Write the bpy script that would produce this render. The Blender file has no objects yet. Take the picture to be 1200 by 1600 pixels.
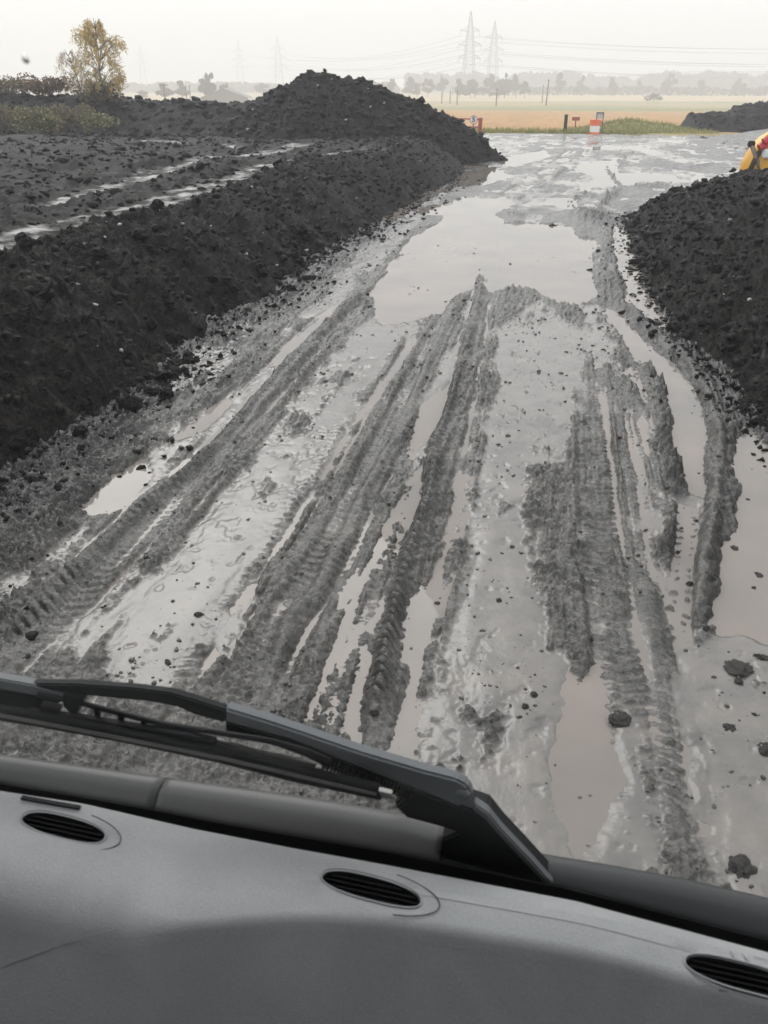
import bpy, bmesh, math, random
import numpy as np
from mathutils import Vector, Matrix

random.seed(7)
RNG = np.random.default_rng(11)
SC = bpy.context.scene
COL = SC.collection

# ------------------------------------------------------------------ camera
CAM_H, FPX = 2.5, 1294.0
PITCH = math.atan(670.0 / FPX)
YAW = math.atan(280.0 / math.hypot(FPX, 670.0))
cam_d = bpy.data.cameras.new('camera')
cam_d.sensor_fit = 'VERTICAL'; cam_d.sensor_height = 36.0
cam_d.lens = FPX / 1600.0 * 36.0
cam_d.clip_start = 0.02; cam_d.clip_end = 6000
cam_d.dof.use_dof = True; cam_d.dof.focus_distance = 9.0; cam_d.dof.aperture_fstop = 11.0
cam = bpy.data.objects.new('camera', cam_d); COL.objects.link(cam)
cam.location = (0, 0, CAM_H); cam.rotation_euler = (math.pi/2 - PITCH, 0, YAW)
SC.camera = cam

# ------------------------------------------------------------------ sky and sun (overcast, misty)
SUN_EL, SUN_AZ = math.radians(42), math.radians(-30)      # ahead, a little to the left of the road
world = bpy.data.worlds.new('World'); SC.world = world; world.use_nodes = True
wn, wl = world.node_tree.nodes, world.node_tree.links
for n in list(wn): wn.remove(n)
w_out = wn.new('ShaderNodeOutputWorld'); w_bg = wn.new('ShaderNodeBackground')
sky = wn.new('ShaderNodeTexSky'); sky.sky_type = 'NISHITA'; sky.sun_disc = False
sky.sun_elevation = SUN_EL; sky.sun_rotation = SUN_AZ
sky.air_density = 1.0; sky.dust_density = 6.0; sky.ozone_density = 1.0
hs = wn.new('ShaderNodeHueSaturation'); hs.inputs['Saturation'].default_value = 0.12
tc = wn.new('ShaderNodeTexCoord'); sp = wn.new('ShaderNodeSeparateXYZ')
mr = wn.new('ShaderNodeMapRange'); mr.inputs['From Min'].default_value = 0; mr.inputs['From Max'].default_value = 1
mr.inputs['To Min'].default_value = 0.85; mr.inputs['To Max'].default_value = 1.35
cl = wn.new('ShaderNodeMixRGB'); cl.blend_type = 'MULTIPLY'; cl.inputs['Fac'].default_value = 1
cl.inputs['Color1'].default_value = (10.5, 10.65, 11.0, 1)      # the even cloud layer
mx = wn.new('ShaderNodeMixRGB'); mx.inputs['Fac'].default_value = 0.85
wl.new(tc.outputs['Generated'], sp.inputs[0]); wl.new(sp.outputs['Z'], mr.inputs['Value'])
wl.new(mr.outputs[0], cl.inputs['Color2'])
wl.new(sky.outputs[0], hs.inputs['Color']); wl.new(hs.outputs[0], mx.inputs['Color1']); wl.new(cl.outputs[0], mx.inputs['Color2'])
wl.new(mx.outputs[0], w_bg.inputs['Color']); w_bg.inputs['Strength'].default_value = 0.139
wl.new(w_bg.outputs[0], w_out.inputs['Surface'])
sun_d = bpy.data.lights.new('sun', 'SUN'); sun_d.energy = 1.2; sun_d.angle = math.radians(40); sun_d.color = (1, 0.985, 0.96)
sun = bpy.data.objects.new('sun', sun_d); COL.objects.link(sun)
sun.rotation_euler = (math.pi/2 - SUN_EL, 0, -SUN_AZ + math.pi)
vs = SC.view_settings; vs.view_transform = 'Standard'; vs.look = 'None'; vs.exposure = 0.0; vs.gamma = 1.0
vs.use_curve_mapping = False
cy = SC.cycles
cy.max_bounces = 10; cy.diffuse_bounces = 3; cy.glossy_bounces = 4; cy.transmission_bounces = 4
cy.volume_bounces = 3; cy.transparent_max_bounces = 12; cy.use_denoising = True
cy.sample_clamp_indirect = 6.0

# ------------------------------------------------------------------ survey helpers: a pixel of the photograph to a point in metres
def ray(x, y):
    u = (x - 600) / FPX; v = (800 - y) / FPX
    d = np.array([u, math.cos(PITCH) + v*math.sin(PITCH), -math.sin(PITCH) + v*math.cos(PITCH)])
    c, s = math.cos(YAW), math.sin(YAW)
    return np.array([c*d[0] - s*d[1], s*d[0] + c*d[1], d[2]])
def G(x, y, z=0.0):
    d = ray(x, y); t = (z - CAM_H) / d[2]
    return (t*d[0], t*d[1])
def atY(x, y, Y):
    d = ray(x, y) ; t = Y / d[1]
    return (t*d[0], Y, CAM_H + t*d[2])
def GP(pts, z=0.0): return np.array([G(x, y, z) for x, y in pts])

# ------------------------------------------------------------------ noise
_perm = np.random.default_rng(3).permutation(256).astype(np.int32)
_perm = np.concatenate([_perm, _perm, _perm])
_ang = np.random.default_rng(4).random(256) * 2*np.pi
_gx, _gy = np.cos(_ang).astype(np.float32), np.sin(_ang).astype(np.float32)
def perlin(x, y, seed=0):
    x = np.asarray(x, dtype=np.float64) + seed*17.31; y = np.asarray(y, dtype=np.float64) + seed*9.77
    xi = np.floor(x); yi = np.floor(y)
    fx = (x - xi).astype(np.float32); fy = (y - yi).astype(np.float32)
    xi = xi.astype(np.int64) & 255; yi = yi.astype(np.int64) & 255
    def g(ix, iy, dx, dy):
        h = _perm[_perm[ix] + iy]
        return _gx[h]*dx + _gy[h]*dy
    x1 = (xi + 1) & 255; y1 = (yi + 1) & 255
    u = fx*fx*fx*(fx*(fx*6 - 15) + 10); v = fy*fy*fy*(fy*(fy*6 - 15) + 10)
    a = g(xi, yi, fx, fy); b = g(x1, yi, fx - 1, fy); c = g(xi, y1, fx, fy - 1); d = g(x1, y1, fx - 1, fy - 1)
    return 1.5*((a + u*(b - a)) + v*((c + u*(d - c)) - (a + u*(b - a))))
def fbm(x, y, f, oct=4, seed=0, gain=0.5, ridged=False):
    r = 0.0; a = 1.0; tot = 0.0
    for k in range(oct):
        n = perlin(x*f*0.95 + y*f*0.31, y*f*0.95 - x*f*0.31, seed + k*5)
        if ridged: n = 1 - 2*np.abs(n)
        r = r + a*n; tot += a; a *= gain; f *= 2.03
    return r / tot
def worley(x, y, f, seed=0):
    x = np.asarray(x)*f + seed*3.7; y = np.asarray(y)*f + seed*5.3
    xi = np.floor(x).astype(np.int64); yi = np.floor(y).astype(np.int64)
    f1 = np.full(x.shape, 9.0); hid = np.zeros(x.shape)
    for i in (-1, 0, 1):
        for j in (-1, 0, 1):
            cx, cyy = xi + i, yi + j
            h = _perm[_perm[(cx + seed*13) & 255] + (cyy & 255)]
            h2 = _perm[h + 91]
            dx = cx + h/256.0 - x; dy = cyy + h2/256.0 - y
            d = dx*dx + dy*dy
            m = d < f1
            f1 = np.where(m, d, f1); hid = np.where(m, _perm[h2 + 37]/256.0, hid)
    return np.sqrt(f1), hid
def sstep(a, b, x):
    t = np.clip((x - a)/(b - a), 0, 1); return t*t*(3 - 2*t)

def line_field(X, Y, pts, reach):
    """signed lateral distance (right of travel positive) and arc length to a polyline"""
    pts = np.asarray(pts, float)
    D = np.full(X.shape, 1e3); S = np.zeros(X.shape)
    m = (X > pts[:,0].min() - reach) & (X < pts[:,0].max() + reach) & (Y > pts[:,1].min() - reach) & (Y < pts[:,1].max() + reach)
    idx = np.nonzero(m)[0]
    if len(idx) == 0: return D, S
    x = X[idx]; y = Y[idx]; best = np.full(x.shape, 1e6); bd = np.full(x.shape, 1e3); bs = np.zeros(x.shape); s0 = 0.0
    for (ax, ay), (bx, by) in zip(pts[:-1], pts[1:]):
        ex, ey = bx - ax, by - ay; L = math.hypot(ex, ey)
        if L < 1e-6: continue
        t = np.clip(((x - ax)*ex + (y - ay)*ey)/(L*L), 0, 1)
        dx = x - ax - t*ex; dy = y - ay - t*ey
        d2 = dx*dx + dy*dy; w = d2 < best
        best = np.where(w, d2, best)
        side = np.sign(dx*ey - dy*ex)
        bd = np.where(w, np.sqrt(d2)*np.where(side == 0, 1, side), bd)
        bs = np.where(w, s0 + t*L, bs); s0 += L
    D[idx] = bd; S[idx] = bs
    return D, S
def spline(pts, n=6):
    """Catmull-Rom through traced points"""
    p = np.asarray(pts, float); p = np.vstack([2*p[0] - p[1], p, 2*p[-1] - p[-2]]); out = []
    for i in range(1, len(p) - 2):
        for t in np.linspace(0, 1, n, endpoint=False):
            a, b, c, d = p[i-1], p[i], p[i+1], p[i+2]
            out.append(0.5*((2*b) + (c - a)*t + (2*a - 5*b + 4*c - d)*t*t + (3*b - a - 3*c + d)*t**3))
    out.append(p[-2]); return np.array(out)
def poly_sd(X, Y, pts, reach=0.3):
    """signed distance, positive inside the polygon"""
    pts = np.asarray(pts, float); cp = np.vstack([pts, pts[:1]])
    D, _ = line_field(X, Y, cp, reach)
    D = np.abs(D); idx = np.nonzero(D < 1e2)[0]
    x = X[idx]; y = Y[idx]; ins = np.zeros(x.shape, bool)
    for (ax, ay), (bx, by) in zip(cp[:-1], cp[1:]):
        c = ((ay > y) != (by > y))
        ins ^= c & (x < (bx - ax)*(y - ay)/((by - ay) if abs(by - ay) > 1e-9 else 1e-9) + ax)
    out = np.full(X.shape, -1e3); out[idx] = np.where(ins, D[idx], -D[idx])
    return out

# ------------------------------------------------------------------ materials
MATS = {}
def new_mat(name):
    m = bpy.data.materials.new(name); m.use_nodes = True
    MATS[name] = m; return m, m.node_tree.nodes, m.node_tree.links, m.node_tree.nodes['Principled BSDF']
def plain(name, col, rough=0.6, metal=0.0, var=0.12, scale=8.0, bump=0.0, bscale=60.0, spec=0.5):
    m, n, l, b = new_mat(name)
    t = n.new('ShaderNodeTexCoord'); nz = n.new('ShaderNodeTexNoise'); nz.inputs['Scale'].default_value = scale; nz.inputs['Detail'].default_value = 5
    l.new(t.outputs['Object'], nz.inputs['Vector'])
    r = n.new('ShaderNodeValToRGB')
    r.color_ramp.elements[0].position = 0.3; r.color_ramp.elements[1].position = 0.7
    r.color_ramp.elements[0].color = (*[c*(1 - var) for c in col], 1); r.color_ramp.elements[1].color = (*[min(1, c*(1 + var)) for c in col], 1)
    l.new(nz.outputs['Fac'], r.inputs[0]); l.new(r.outputs[0], b.inputs['Base Color'])
    b.inputs['Roughness'].default_value = rough; b.inputs['Metallic'].default_value = metal; b.inputs['Specular IOR Level'].default_value = spec
    if bump > 0:
        n2 = n.new('ShaderNodeTexNoise'); n2.inputs['Scale'].default_value = bscale; n2.inputs['Detail'].default_value = 4
        l.new(t.outputs['Object'], n2.inputs['Vector'])
        bp = n.new('ShaderNodeBump'); bp.inputs['Strength'].default_value = bump; bp.inputs['Distance'].default_value = 0.01
        l.new(n2.outputs['Fac'], bp.inputs['Height']); l.new(bp.outputs[0], b.inputs['Normal'])
    return m
def soil_mat(name, dry, wet, r_dry, r_wet, bump=1.0, fine=1.0, spec=0.5, lumpvar=1.45):
    """wet soil: attribute 'wet' goes from torn lumpy soil (0) to smooth slurry (1)"""
    m, n, l, b = new_mat(name)
    at = n.new('ShaderNodeAttribute'); at.attribute_name = 'wet'
    t = n.new('ShaderNodeTexCoord')
    nw = n.new('ShaderNodeTexNoise'); nw.inputs['Scale'].default_value = 5.0; nw.inputs['Detail'].default_value = 7; nw.inputs['Roughness'].default_value = 0.65; l.new(t.outputs['Object'], nw.inputs['Vector'])
    w1 = n.new('ShaderNodeMath'); w1.operation = 'MULTIPLY_ADD'; w1.inputs[1].default_value = 1.5; l.new(nw.outputs['Fac'], w1.inputs[0]); l.new(at.outputs['Fac'], w1.inputs[2])
    w2 = n.new('ShaderNodeMapRange'); w2.interpolation_type = 'SMOOTHSTEP'; w2.inputs['From Min'].default_value = 0.80; w2.inputs['From Max'].default_value = 1.65; l.new(w1.outputs[0], w2.inputs['Value'])
    n1 = n.new('ShaderNodeTexNoise'); n1.inputs['Scale'].default_value = 3.0*fine; n1.inputs['Detail'].default_value = 8; n1.inputs['Roughness'].default_value = 0.65
    n2 = n.new('ShaderNodeTexNoise'); n2.inputs['Scale'].default_value = 60.0*fine; n2.inputs['Detail'].default_value = 6; n2.inputs['Roughness'].default_value = 0.7
    n3 = n.new('ShaderNodeTexVoronoi'); n3.inputs['Scale'].default_value = 75.0*fine
    for q in (n1, n2, n3): l.new(t.outputs['Object'], q.inputs['Vector'])
    c1 = n.new('ShaderNodeValToRGB'); c1.color_ramp.elements[0].position = 0.33; c1.color_ramp.elements[1].position = 0.68
    c1.color_ramp.elements[0].color = (*[c*0.62 for c in dry], 1); c1.color_ramp.elements[1].color = (*[c*1.35 for c in dry], 1)
    l.new(n1.outputs['Fac'], c1.inputs[0])
    c2 = n.new('ShaderNodeValToRGB'); c2.color_ramp.elements[0].position = 0.3; c2.color_ramp.elements[1].position = 0.7
    c2.color_ramp.elements[0].color = (wet[0]*0.72, wet[1]*0.72, wet[2]*0.73, 1); c2.color_ramp.elements[1].color = (wet[0]*1.22, wet[1]*1.18, wet[2]*1.13, 1)
    l.new(n1.outputs['Fac'], c2.inputs[0])
    n4 = n.new('ShaderNodeTexVoronoi'); n4.inputs['Scale'].default_value = 34.0*fine; n4.inputs['Randomness'].default_value = 1.0
    n5 = n.new('ShaderNodeTexNoise'); n5.inputs['Scale'].default_value = 11.0; n5.inputs['Detail'].default_value = 3
    l.new(t.outputs['Object'], n5.inputs['Vector'])
    wv = n.new('ShaderNodeMixRGB'); wv.blend_type = 'ADD'; wv.inputs[0].default_value = 0.06; l.new(t.outputs['Object'], wv.inputs[1]); l.new(n5.outputs['Color'], wv.inputs[2]); l.new(wv.outputs[0], n4.inputs['Vector'])
    sv = n.new('ShaderNodeSeparateColor'); l.new(n4.outputs['Color'], sv.inputs[0])
    lv = n.new('ShaderNodeMapRange'); lv.inputs['To Min'].default_value = 0.55; lv.inputs['To Max'].default_value = lumpvar; l.new(sv.outputs[0], lv.inputs['Value'])
    c1m = n.new('ShaderNodeMixRGB'); c1m.blend_type = 'MULTIPLY'; c1m.inputs[0].default_value = 1; l.new(c1.outputs[0], c1m.inputs[1]); l.new(lv.outputs[0], c1m.inputs[2])
    mxc = n.new('ShaderNodeMixRGB'); l.new(w2.outputs[0], mxc.inputs[0]); l.new(c1m.outputs[0], mxc.inputs[1]); l.new(c2.outputs[0], mxc.inputs[2])
    dt_ = n.new('ShaderNodeAttribute'); dt_.attribute_name = 'dirt'
    mxd = n.new('ShaderNodeMixRGB'); mxd.inputs[2].default_value = (0.014, 0.013, 0.012, 1); l.new(dt_.outputs['Fac'], mxd.inputs[0]); l.new(mxc.outputs[0], mxd.inputs[1])
    l.new(mxd.outputs[0], b.inputs['Base Color'])
    rr = n.new('ShaderNodeMapRange'); rr.inputs['To Min'].default_value = r_dry; rr.inputs['To Max'].default_value = r_wet
    l.new(w2.outputs[0], rr.inputs['Value'])
    sr = n.new('ShaderNodeMapRange'); sr.inputs['To Min'].default_value = spec; sr.inputs['To Max'].default_value = 0.5
    l.new(w2.outputs[0], sr.inputs['Value']); l.new(sr.outputs[0], b.inputs['Specular IOR Level'])
    rv = n.new('ShaderNodeMath'); rv.operation = 'MULTIPLY_ADD'; rv.inputs[1].default_value = 0.3
    ad = n.new('ShaderNodeMath'); ad.operation = 'SUBTRACT'; ad.inputs[1].default_value = 0.15
    l.new(n1.outputs['Fac'], rv.inputs[0]); l.new(rr.outputs[0], rv.inputs[2]); l.new(rv.outputs[0], ad.inputs[0])
    l.new(ad.outputs[0], b.inputs['Roughness'])
    hs_ = n.new('ShaderNodeMath'); hs_.operation = 'MULTIPLY_ADD'; hs_.inputs[1].default_value = -0.6
    l.new(n3.outputs['Distance'], hs_.inputs[0]); l.new(n2.outputs['Fac'], hs_.inputs[2])
    st = n.new('ShaderNodeMapRange'); st.inputs['To Min'].default_value = bump; st.inputs['To Max'].default_value = 0.18*bump
    l.new(w2.outputs[0], st.inputs['Value'])
    bp = n.new('ShaderNodeBump'); bp.inputs['Distance'].default_value = 0.014/fine
    l.new(st.outputs[0], bp.inputs['Strength']); l.new(hs_.outputs[0], bp.inputs['Height']); l.new(bp.outputs[0], b.inputs['Normal'])
    return m
M_MUD = soil_mat('wet_mud', (0.078, 0.074, 0.068), (0.150, 0.142, 0.133), 0.26, 0.15, 0.5, 1.0, 0.42)
M_SPOIL = soil_mat('black_spoil', (0.0066, 0.0057, 0.0050), (0.17, 0.165, 0.155), 0.6, 0.30, 1.0, 0.7, 0.08, 2.6)
M_CLOD = plain('clod_soil', (0.0115, 0.0104, 0.0095), 0.6, 0, 0.5, 9, 1.0, 40, 0.10)
M_MUDCLOD = plain('mud_clod_soil', (0.058, 0.054, 0.050), 0.34, 0, 0.4, 9, 1.0, 50)
M_STONE = plain('pale_stone', (0.33, 0.32, 0.30), 0.5, 0, 0.25, 20)
# silty standing water
m, n, l, b = new_mat('silty_water'); M_WATER = m
b.inputs['Base Color'].default_value = (0.29, 0.255, 0.225, 1); b.inputs['Roughness'].default_value = 0.025; b.inputs['IOR'].default_value = 1.33
t = n.new('ShaderNodeTexCoord'); nz = n.new('ShaderNodeTexNoise'); nz.inputs['Scale'].default_value = 0.9; nz.inputs['Detail'].default_value = 4
l.new(t.outputs['Object'], nz.inputs['Vector']); r = n.new('ShaderNodeValToRGB')
r.color_ramp.elements[0].color = (0.168, 0.156, 0.145, 1); r.color_ramp.elements[1].color = (0.225, 0.193, 0.169, 1)
r.color_ramp.elements[0].position = 0.35; r.color_ramp.elements[1].position = 0.65
l.new(nz.outputs['Fac'], r.inputs[0]); l.new(r.outputs[0], b.inputs['Base Color'])
nb = n.new('ShaderNodeTexNoise'); nb.inputs['Scale'].default_value = 6; nb.inputs['Detail'].default_value = 2; l.new(t.outputs['Object'], nb.inputs['Vector'])
bp = n.new('ShaderNodeBump'); bp.inputs['Strength'].default_value = 0.03; bp.inputs['Distance'].default_value = 0.01
l.new(nb.outputs['Fac'], bp.inputs['Height']); l.new(bp.outputs[0], b.inputs['Normal'])

# ------------------------------------------------------------------ object helpers
def tag(o, label=None, cat=None, group=None, kind=None):
    if label: o['label'] = label
    if cat: o['category'] = cat
    if group: o['group'] = group
    if kind: o['kind'] = kind
    return o
def link(name, me, mat=None, parent=None):
    o = bpy.data.objects.new(name, me); COL.objects.link(o)
    if mat is not None:
        if len(me.materials) == 0: me.materials.append(mat)
    if parent is not None: o.parent = parent
    return o
def empty(name, loc=(0, 0, 0), rz=0.0):
    o = bpy.data.objects.new(name, None); COL.objects.link(o); o.location = loc; o.rotation_euler = (0, 0, rz); o.empty_display_size = 0.2
    return o
def arr_mesh(name, V, F, smooth=False):
    V = np.asarray(V, np.float32); F = np.asarray(F, np.int32)
    me = bpy.data.meshes.new(name); nv, nf, k = len(V), len(F), F.shape[1]
    me.vertices.add(nv); me.vertices.foreach_set('co', V.ravel())
    me.loops.add(nf*k); me.loops.foreach_set('vertex_index', F.ravel())
    me.polygons.add(nf); me.polygons.foreach_set('loop_start', np.arange(0, nf*k, k, dtype=np.int32))
    me.polygons.foreach_set('loop_total', np.full(nf, k, np.int32))
    if smooth: me.polygons.foreach_set('use_smooth', np.ones(nf, bool))
    me.update(calc_edges=True); return me
def grid_mesh(name, X, Y, Z, nr, nc, wet=None, smooth=True):
    V = np.stack([X, Y, Z], 1)
    i = np.arange((nr - 1)*nc).reshape(nr - 1, nc)[:, :-1].ravel()
    F = np.stack([i, i + 1, i + nc + 1, i + nc], 1)
    me = arr_mesh(name, V, F, smooth)
    if wet is not None:
        a = me.attributes.new('wet', 'FLOAT', 'POINT'); a.data.foreach_set('value', np.asarray(wet, np.float32))
    return me
def bm_obj(name, bm, mat, parent=None, smooth=False):
    me = bpy.data.meshes.new(name); bm.normal_update(); bm.to_mesh(me); bm.free()
    if smooth:
        for p in me.polygons: p.use_smooth = True
    return link(name, me, mat, parent)
def add_box(bm, c, s, rot=None, bevel=0.0):
    r = bmesh.ops.create_cube(bm, size=1.0); vs_ = r['verts']
    M = Matrix.Translation(c) @ (rot.to_4x4() if rot is not None else Matrix()) @ Matrix.Diagonal((*s, 1))
    bmesh.ops.transform(bm, matrix=M, verts=vs_)
    if bevel > 0:
        e = list({e for v in vs_ for e in v.link_edges})
        bmesh.ops.bevel(bm, geom=e, offset=bevel, segments=2, affect='EDGES')
def add_bar(bm, a, b, w, d=None):
    a = Vector(a); b = Vector(b); v = b - a
    add_box(bm, (a + b)/2, (w, d or w, v.length), v.to_track_quat('Z', 'Y').to_matrix())
def add_tube(bm, pts, rad, seg=8, caps=True):
    pts = [Vector(p) for p in pts]; rings = []
    rad = rad if hasattr(rad, '__len__') else [rad]*len(pts)
    up = None
    for i, p in enumerate(pts):
        d = (pts[min(i + 1, len(pts) - 1)] - pts[max(i - 1, 0)]).normalized()
        if up is None: up = d.orthogonal().normalized()
        up = (up - d*up.dot(d)).normalized(); q = d.cross(up)
        rings.append([bm.verts.new(p + (up*math.cos(2*math.pi*k/seg) + q*math.sin(2*math.pi*k/seg))*rad[i]) for k in range(seg)])
    for r0, r1 in zip(rings[:-1], rings[1:]):
        for k in range(seg): bm.faces.new((r0[k], r0[(k + 1) % seg], r1[(k + 1) % seg], r1[k]))
    if caps:
        bm.faces.new(rings[0][::-1]); bm.faces.new(rings[-1])
def add_lathe(bm, prof, seg=24, M=Matrix()):
    rings = []
    for r, z in prof:
        if r < 1e-5: rings.append([bm.verts.new(M @ Vector((0, 0, z)))])
        else: rings.append([bm.verts.new(M @ Vector((r*math.cos(2*math.pi*k/seg), r*math.sin(2*math.pi*k/seg), z))) for k in range(seg)])
    for a, b_ in zip(rings[:-1], rings[1:]):
        for k in range(seg):
            k2 = (k + 1) % seg
            if len(a) == 1 and len(b_) == 1: continue
            if len(a) == 1: bm.faces.new((a[0], b_[k2], b_[k]))
            elif len(b_) == 1: bm.faces.new((a[k], a[k2], b_[0]))
            else: bm.faces.new((a[k], a[k2], b_[k2], b_[k]))

# icosahedron for lumps
_p = (1 + 5**0.5)/2
ICO_V = np.array([(-1,_p,0),(1,_p,0),(-1,-_p,0),(1,-_p,0),(0,-1,_p),(0,1,_p),(0,-1,-_p),(0,1,-_p),(_p,0,-1),(_p,0,1),(-_p,0,-1),(-_p,0,1)])/math.hypot(1,_p)
ICO_F = np.array([(0,11,5),(0,5,1),(0,1,7),(0,7,10),(0,10,11),(1,5,9),(5,11,4),(11,10,2),(10,7,6),(7,1,8),(3,9,4),(3,4,2),(3,2,6),(3,6,8),(3,8,9),(4,9,5),(2,4,11),(6,2,10),(8,6,7),(9,8,1)])
def lumps_mesh(name, P, R, flat=0.75, jit=0.28, sink=0.25):
    N = len(P); q = RNG.normal(size=(N, 4)); q /= np.linalg.norm(q, axis=1)[:, None]
    w, x, y, z = q.T
    Rm = np.stack([np.stack([1-2*(y*y+z*z), 2*(x*y-z*w), 2*(x*z+y*w)], -1), np.stack([2*(x*y+z*w), 1-2*(x*x+z*z), 2*(y*z-x*w)], -1), np.stack([2*(x*z-y*w), 2*(y*z+x*w), 1-2*(x*x+y*y)], -1)], 1)
    V = ICO_V[None]*(1 + jit*RNG.normal(size=(N, 12, 1)).clip(-1.6, 1.6))
    V = V*RNG.uniform(0.65, 1.3, size=(N, 1, 3))
    V = np.einsum('nij,nkj->nki', Rm, V); V[:, :, 2] *= flat
    V = V*np.asarray(R)[:, None, None]; V[:, :, 2] += (np.asarray(R)*flat*(1 - 2*sink))[:, None]*0.6
    V = V + np.asarray(P)[:, None, :]
    F = ICO_F[None] + (np.arange(N)*12)[:, None, None]
    return arr_mesh(name, V.reshape(-1, 3), F.reshape(-1, 3), False)
def clod_variant(seed, sub=3):
    bm = bmesh.new(); bmesh.ops.create_icosphere(bm, subdivisions=sub, radius=1.0)
    rs = np.random.default_rng(seed); off = rs.random(3)*50
    for v in bm.verts:
        c = v.co
        nn = perlin(np.array([c.x*1.5 + off[0] + c.z*0.9]), np.array([c.y*1.3 + off[1] - c.z*0.7]))[0]*0.38
        nn += perlin(np.array([c.x*3.4 + off[1] + c.z*2.3]), np.array([c.y*3.4 + off[2] - c.z*2.1]))[0]*0.40
        nn += perlin(np.array([c.x*8.0 + off[2] + c.z*5.1]), np.array([c.y*8.0 + off[0] - c.z*5.7]))[0]*0.20
        v.co = c*(1 + nn); v.co.z *= 0.75
    me = bpy.data.meshes.new('clod'); bm.to_mesh(me); bm.free(); return me
CLODS = [clod_variant(k) for k in range(8)]
MCLODS = [m_.copy() for m_ in CLODS]
for m_ in CLODS: m_.materials.append(M_CLOD)
for m_ in MCLODS: m_.materials.append(M_MUDCLOD)
def clod(x, y, z, r, parent=None, meshes=CLODS, name='clod'):
    o = bpy.data.objects.new(name, random.choice(meshes)); COL.objects.link(o)
    o.location = (x, y, z + r*0.30); o.rotation_euler = (random.uniform(-.3, .3), random.uniform(-.3, .3), random.uniform(0, 6.28))
    s = r; o.scale = (s*random.uniform(.8, 1.25), s*random.uniform(.8, 1.25), s*random.uniform(.75, 1.1))
    if parent is not None: o.parent = parent
    return o

# ================================================================== THE GROUND
def field_z(Y):
    return np.interp(Y, [-400, 51.5, 54, 70, 150, 230, 350, 500, 900, 1500], [-0.35, -0.35, -0.05, -0.35, -1.5, -2.65, -3.2, -3.3, -3.3, -3.0])
ys = np.concatenate([np.linspace(-80, 50, 14), np.linspace(51, 60, 19), np.geomspace(61, 1500, 120)])
xs = np.concatenate([-np.geomspace(1500, 30, 40), np.linspace(-28, 28, 57), np.geomspace(30, 1500, 40)])
XX, YY = np.meshgrid(xs, ys); XX = XX.ravel(); YY = YY.ravel()
ZZ = field_z(YY) + np.where(YY > 62, fbm(XX, YY, 0.02, 3, 3)*np.clip((YY - 60)/200, 0, 1)*0.5, 0)
me = grid_mesh('ground', XX, YY, ZZ, len(ys), len(xs))
m, n, l, b = new_mat('farmland')
geo = n.new('ShaderNodeNewGeometry'); sx = n.new('ShaderNodeSeparateXYZ'); l.new(geo.outputs['Position'], sx.inputs[0])
nz = n.new('ShaderNodeTexNoise'); nz.inputs['Scale'].default_value = 0.02; nz.inputs['Detail'].default_value = 3; l.new(geo.outputs['Position'], nz.inputs['Vector'])
# field edges run slightly askew; wander a little
xa = n.new('ShaderNodeMath'); xa.operation = 'MULTIPLY_ADD'; xa.inputs[1].default_value = -0.12; l.new(sx.outputs['X'], xa.inputs[0]); l.new(sx.outputs['Y'], xa.inputs[2])
wob = n.new('ShaderNodeMath'); wob.operation = 'MULTIPLY_ADD'; wob.inputs[1].default_value = 26.0; l.new(nz.outputs['Fac'], wob.inputs[0]); l.new(xa.outputs[0], wob.inputs[2])
mr = n.new('ShaderNodeMapRange'); mr.inputs['From Min'].default_value = 50; mr.inputs['From Max'].default_value = 650; l.new(wob.outputs[0], mr.inputs['Value'])
cr = n.new('ShaderNodeValToRGB'); cr.color_ramp.interpolation = 'LINEAR'
stops = [(0.0, (0.05, 0.045, 0.04)), (0.012, (0.05, 0.045, 0.04)), (0.026, (0.24, 0.20, 0.075)), (0.034, (0.36, 0.205, 0.075)), (0.17, (0.37, 0.22, 0.09)), (0.20, (0.33, 0.24, 0.10)), (0.22, (0.20, 0.20, 0.08)),
         (0.33, (0.24, 0.23, 0.10)), (0.36, (0.36, 0.25, 0.12)), (0.47, (0.22, 0.22, 0.10)), (0.50, (0.46, 0.34, 0.18)), (0.75, (0.42, 0.33, 0.19)), (1.0, (0.2, 0.19, 0.10))]
while len(cr.color_ramp.elements) < len(stops): cr.color_ramp.elements.new(0.5)
for e, (p_, c_) in zip(cr.color_ramp.elements, stops): e.position = p_; e.color = (*c_, 1)
l.new(mr.outputs[0], cr.inputs[0])
n2 = n.new('ShaderNodeTexNoise'); n2.inputs['Scale'].default_value = 0.7; n2.inputs['Detail'].default_value = 8; n2.inputs['Roughness'].default_value = 0.7
mp = n.new('ShaderNodeMapping'); mp.inputs['Scale'].default_value = (1.2, 0.15, 1); mp.inputs['Rotation'].default_value = (0, 0, 1.3)
l.new(geo.outputs['Position'], mp.inputs[0]); l.new(mp.outputs[0], n2.inputs['Vector'])
vr = n.new('ShaderNodeMapRange'); vr.inputs['From Min'].default_value = 0.3; vr.inputs['From Max'].default_value = 0.7; vr.inputs['To Min'].default_value = 0.78; vr.inputs['To Max'].default_value = 1.18
l.new(n2.outputs['Fac'], vr.inputs['Value'])
ml = n.new('ShaderNodeMixRGB'); ml.blend_type = 'MULTIPLY'; ml.inputs[0].default_value = 1; l.new(cr.outputs[0], ml.inputs[1]); l.new(vr.outputs[0], ml.inputs[2])
l.new(ml.outputs[0], b.inputs['Base Color']); b.inputs['Roughness'].default_value = 0.95
g_ = link('ground', me, m); tag(g_, 'flat tan stubble and green fields running to the misty horizon', None, None, 'structure')

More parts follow.
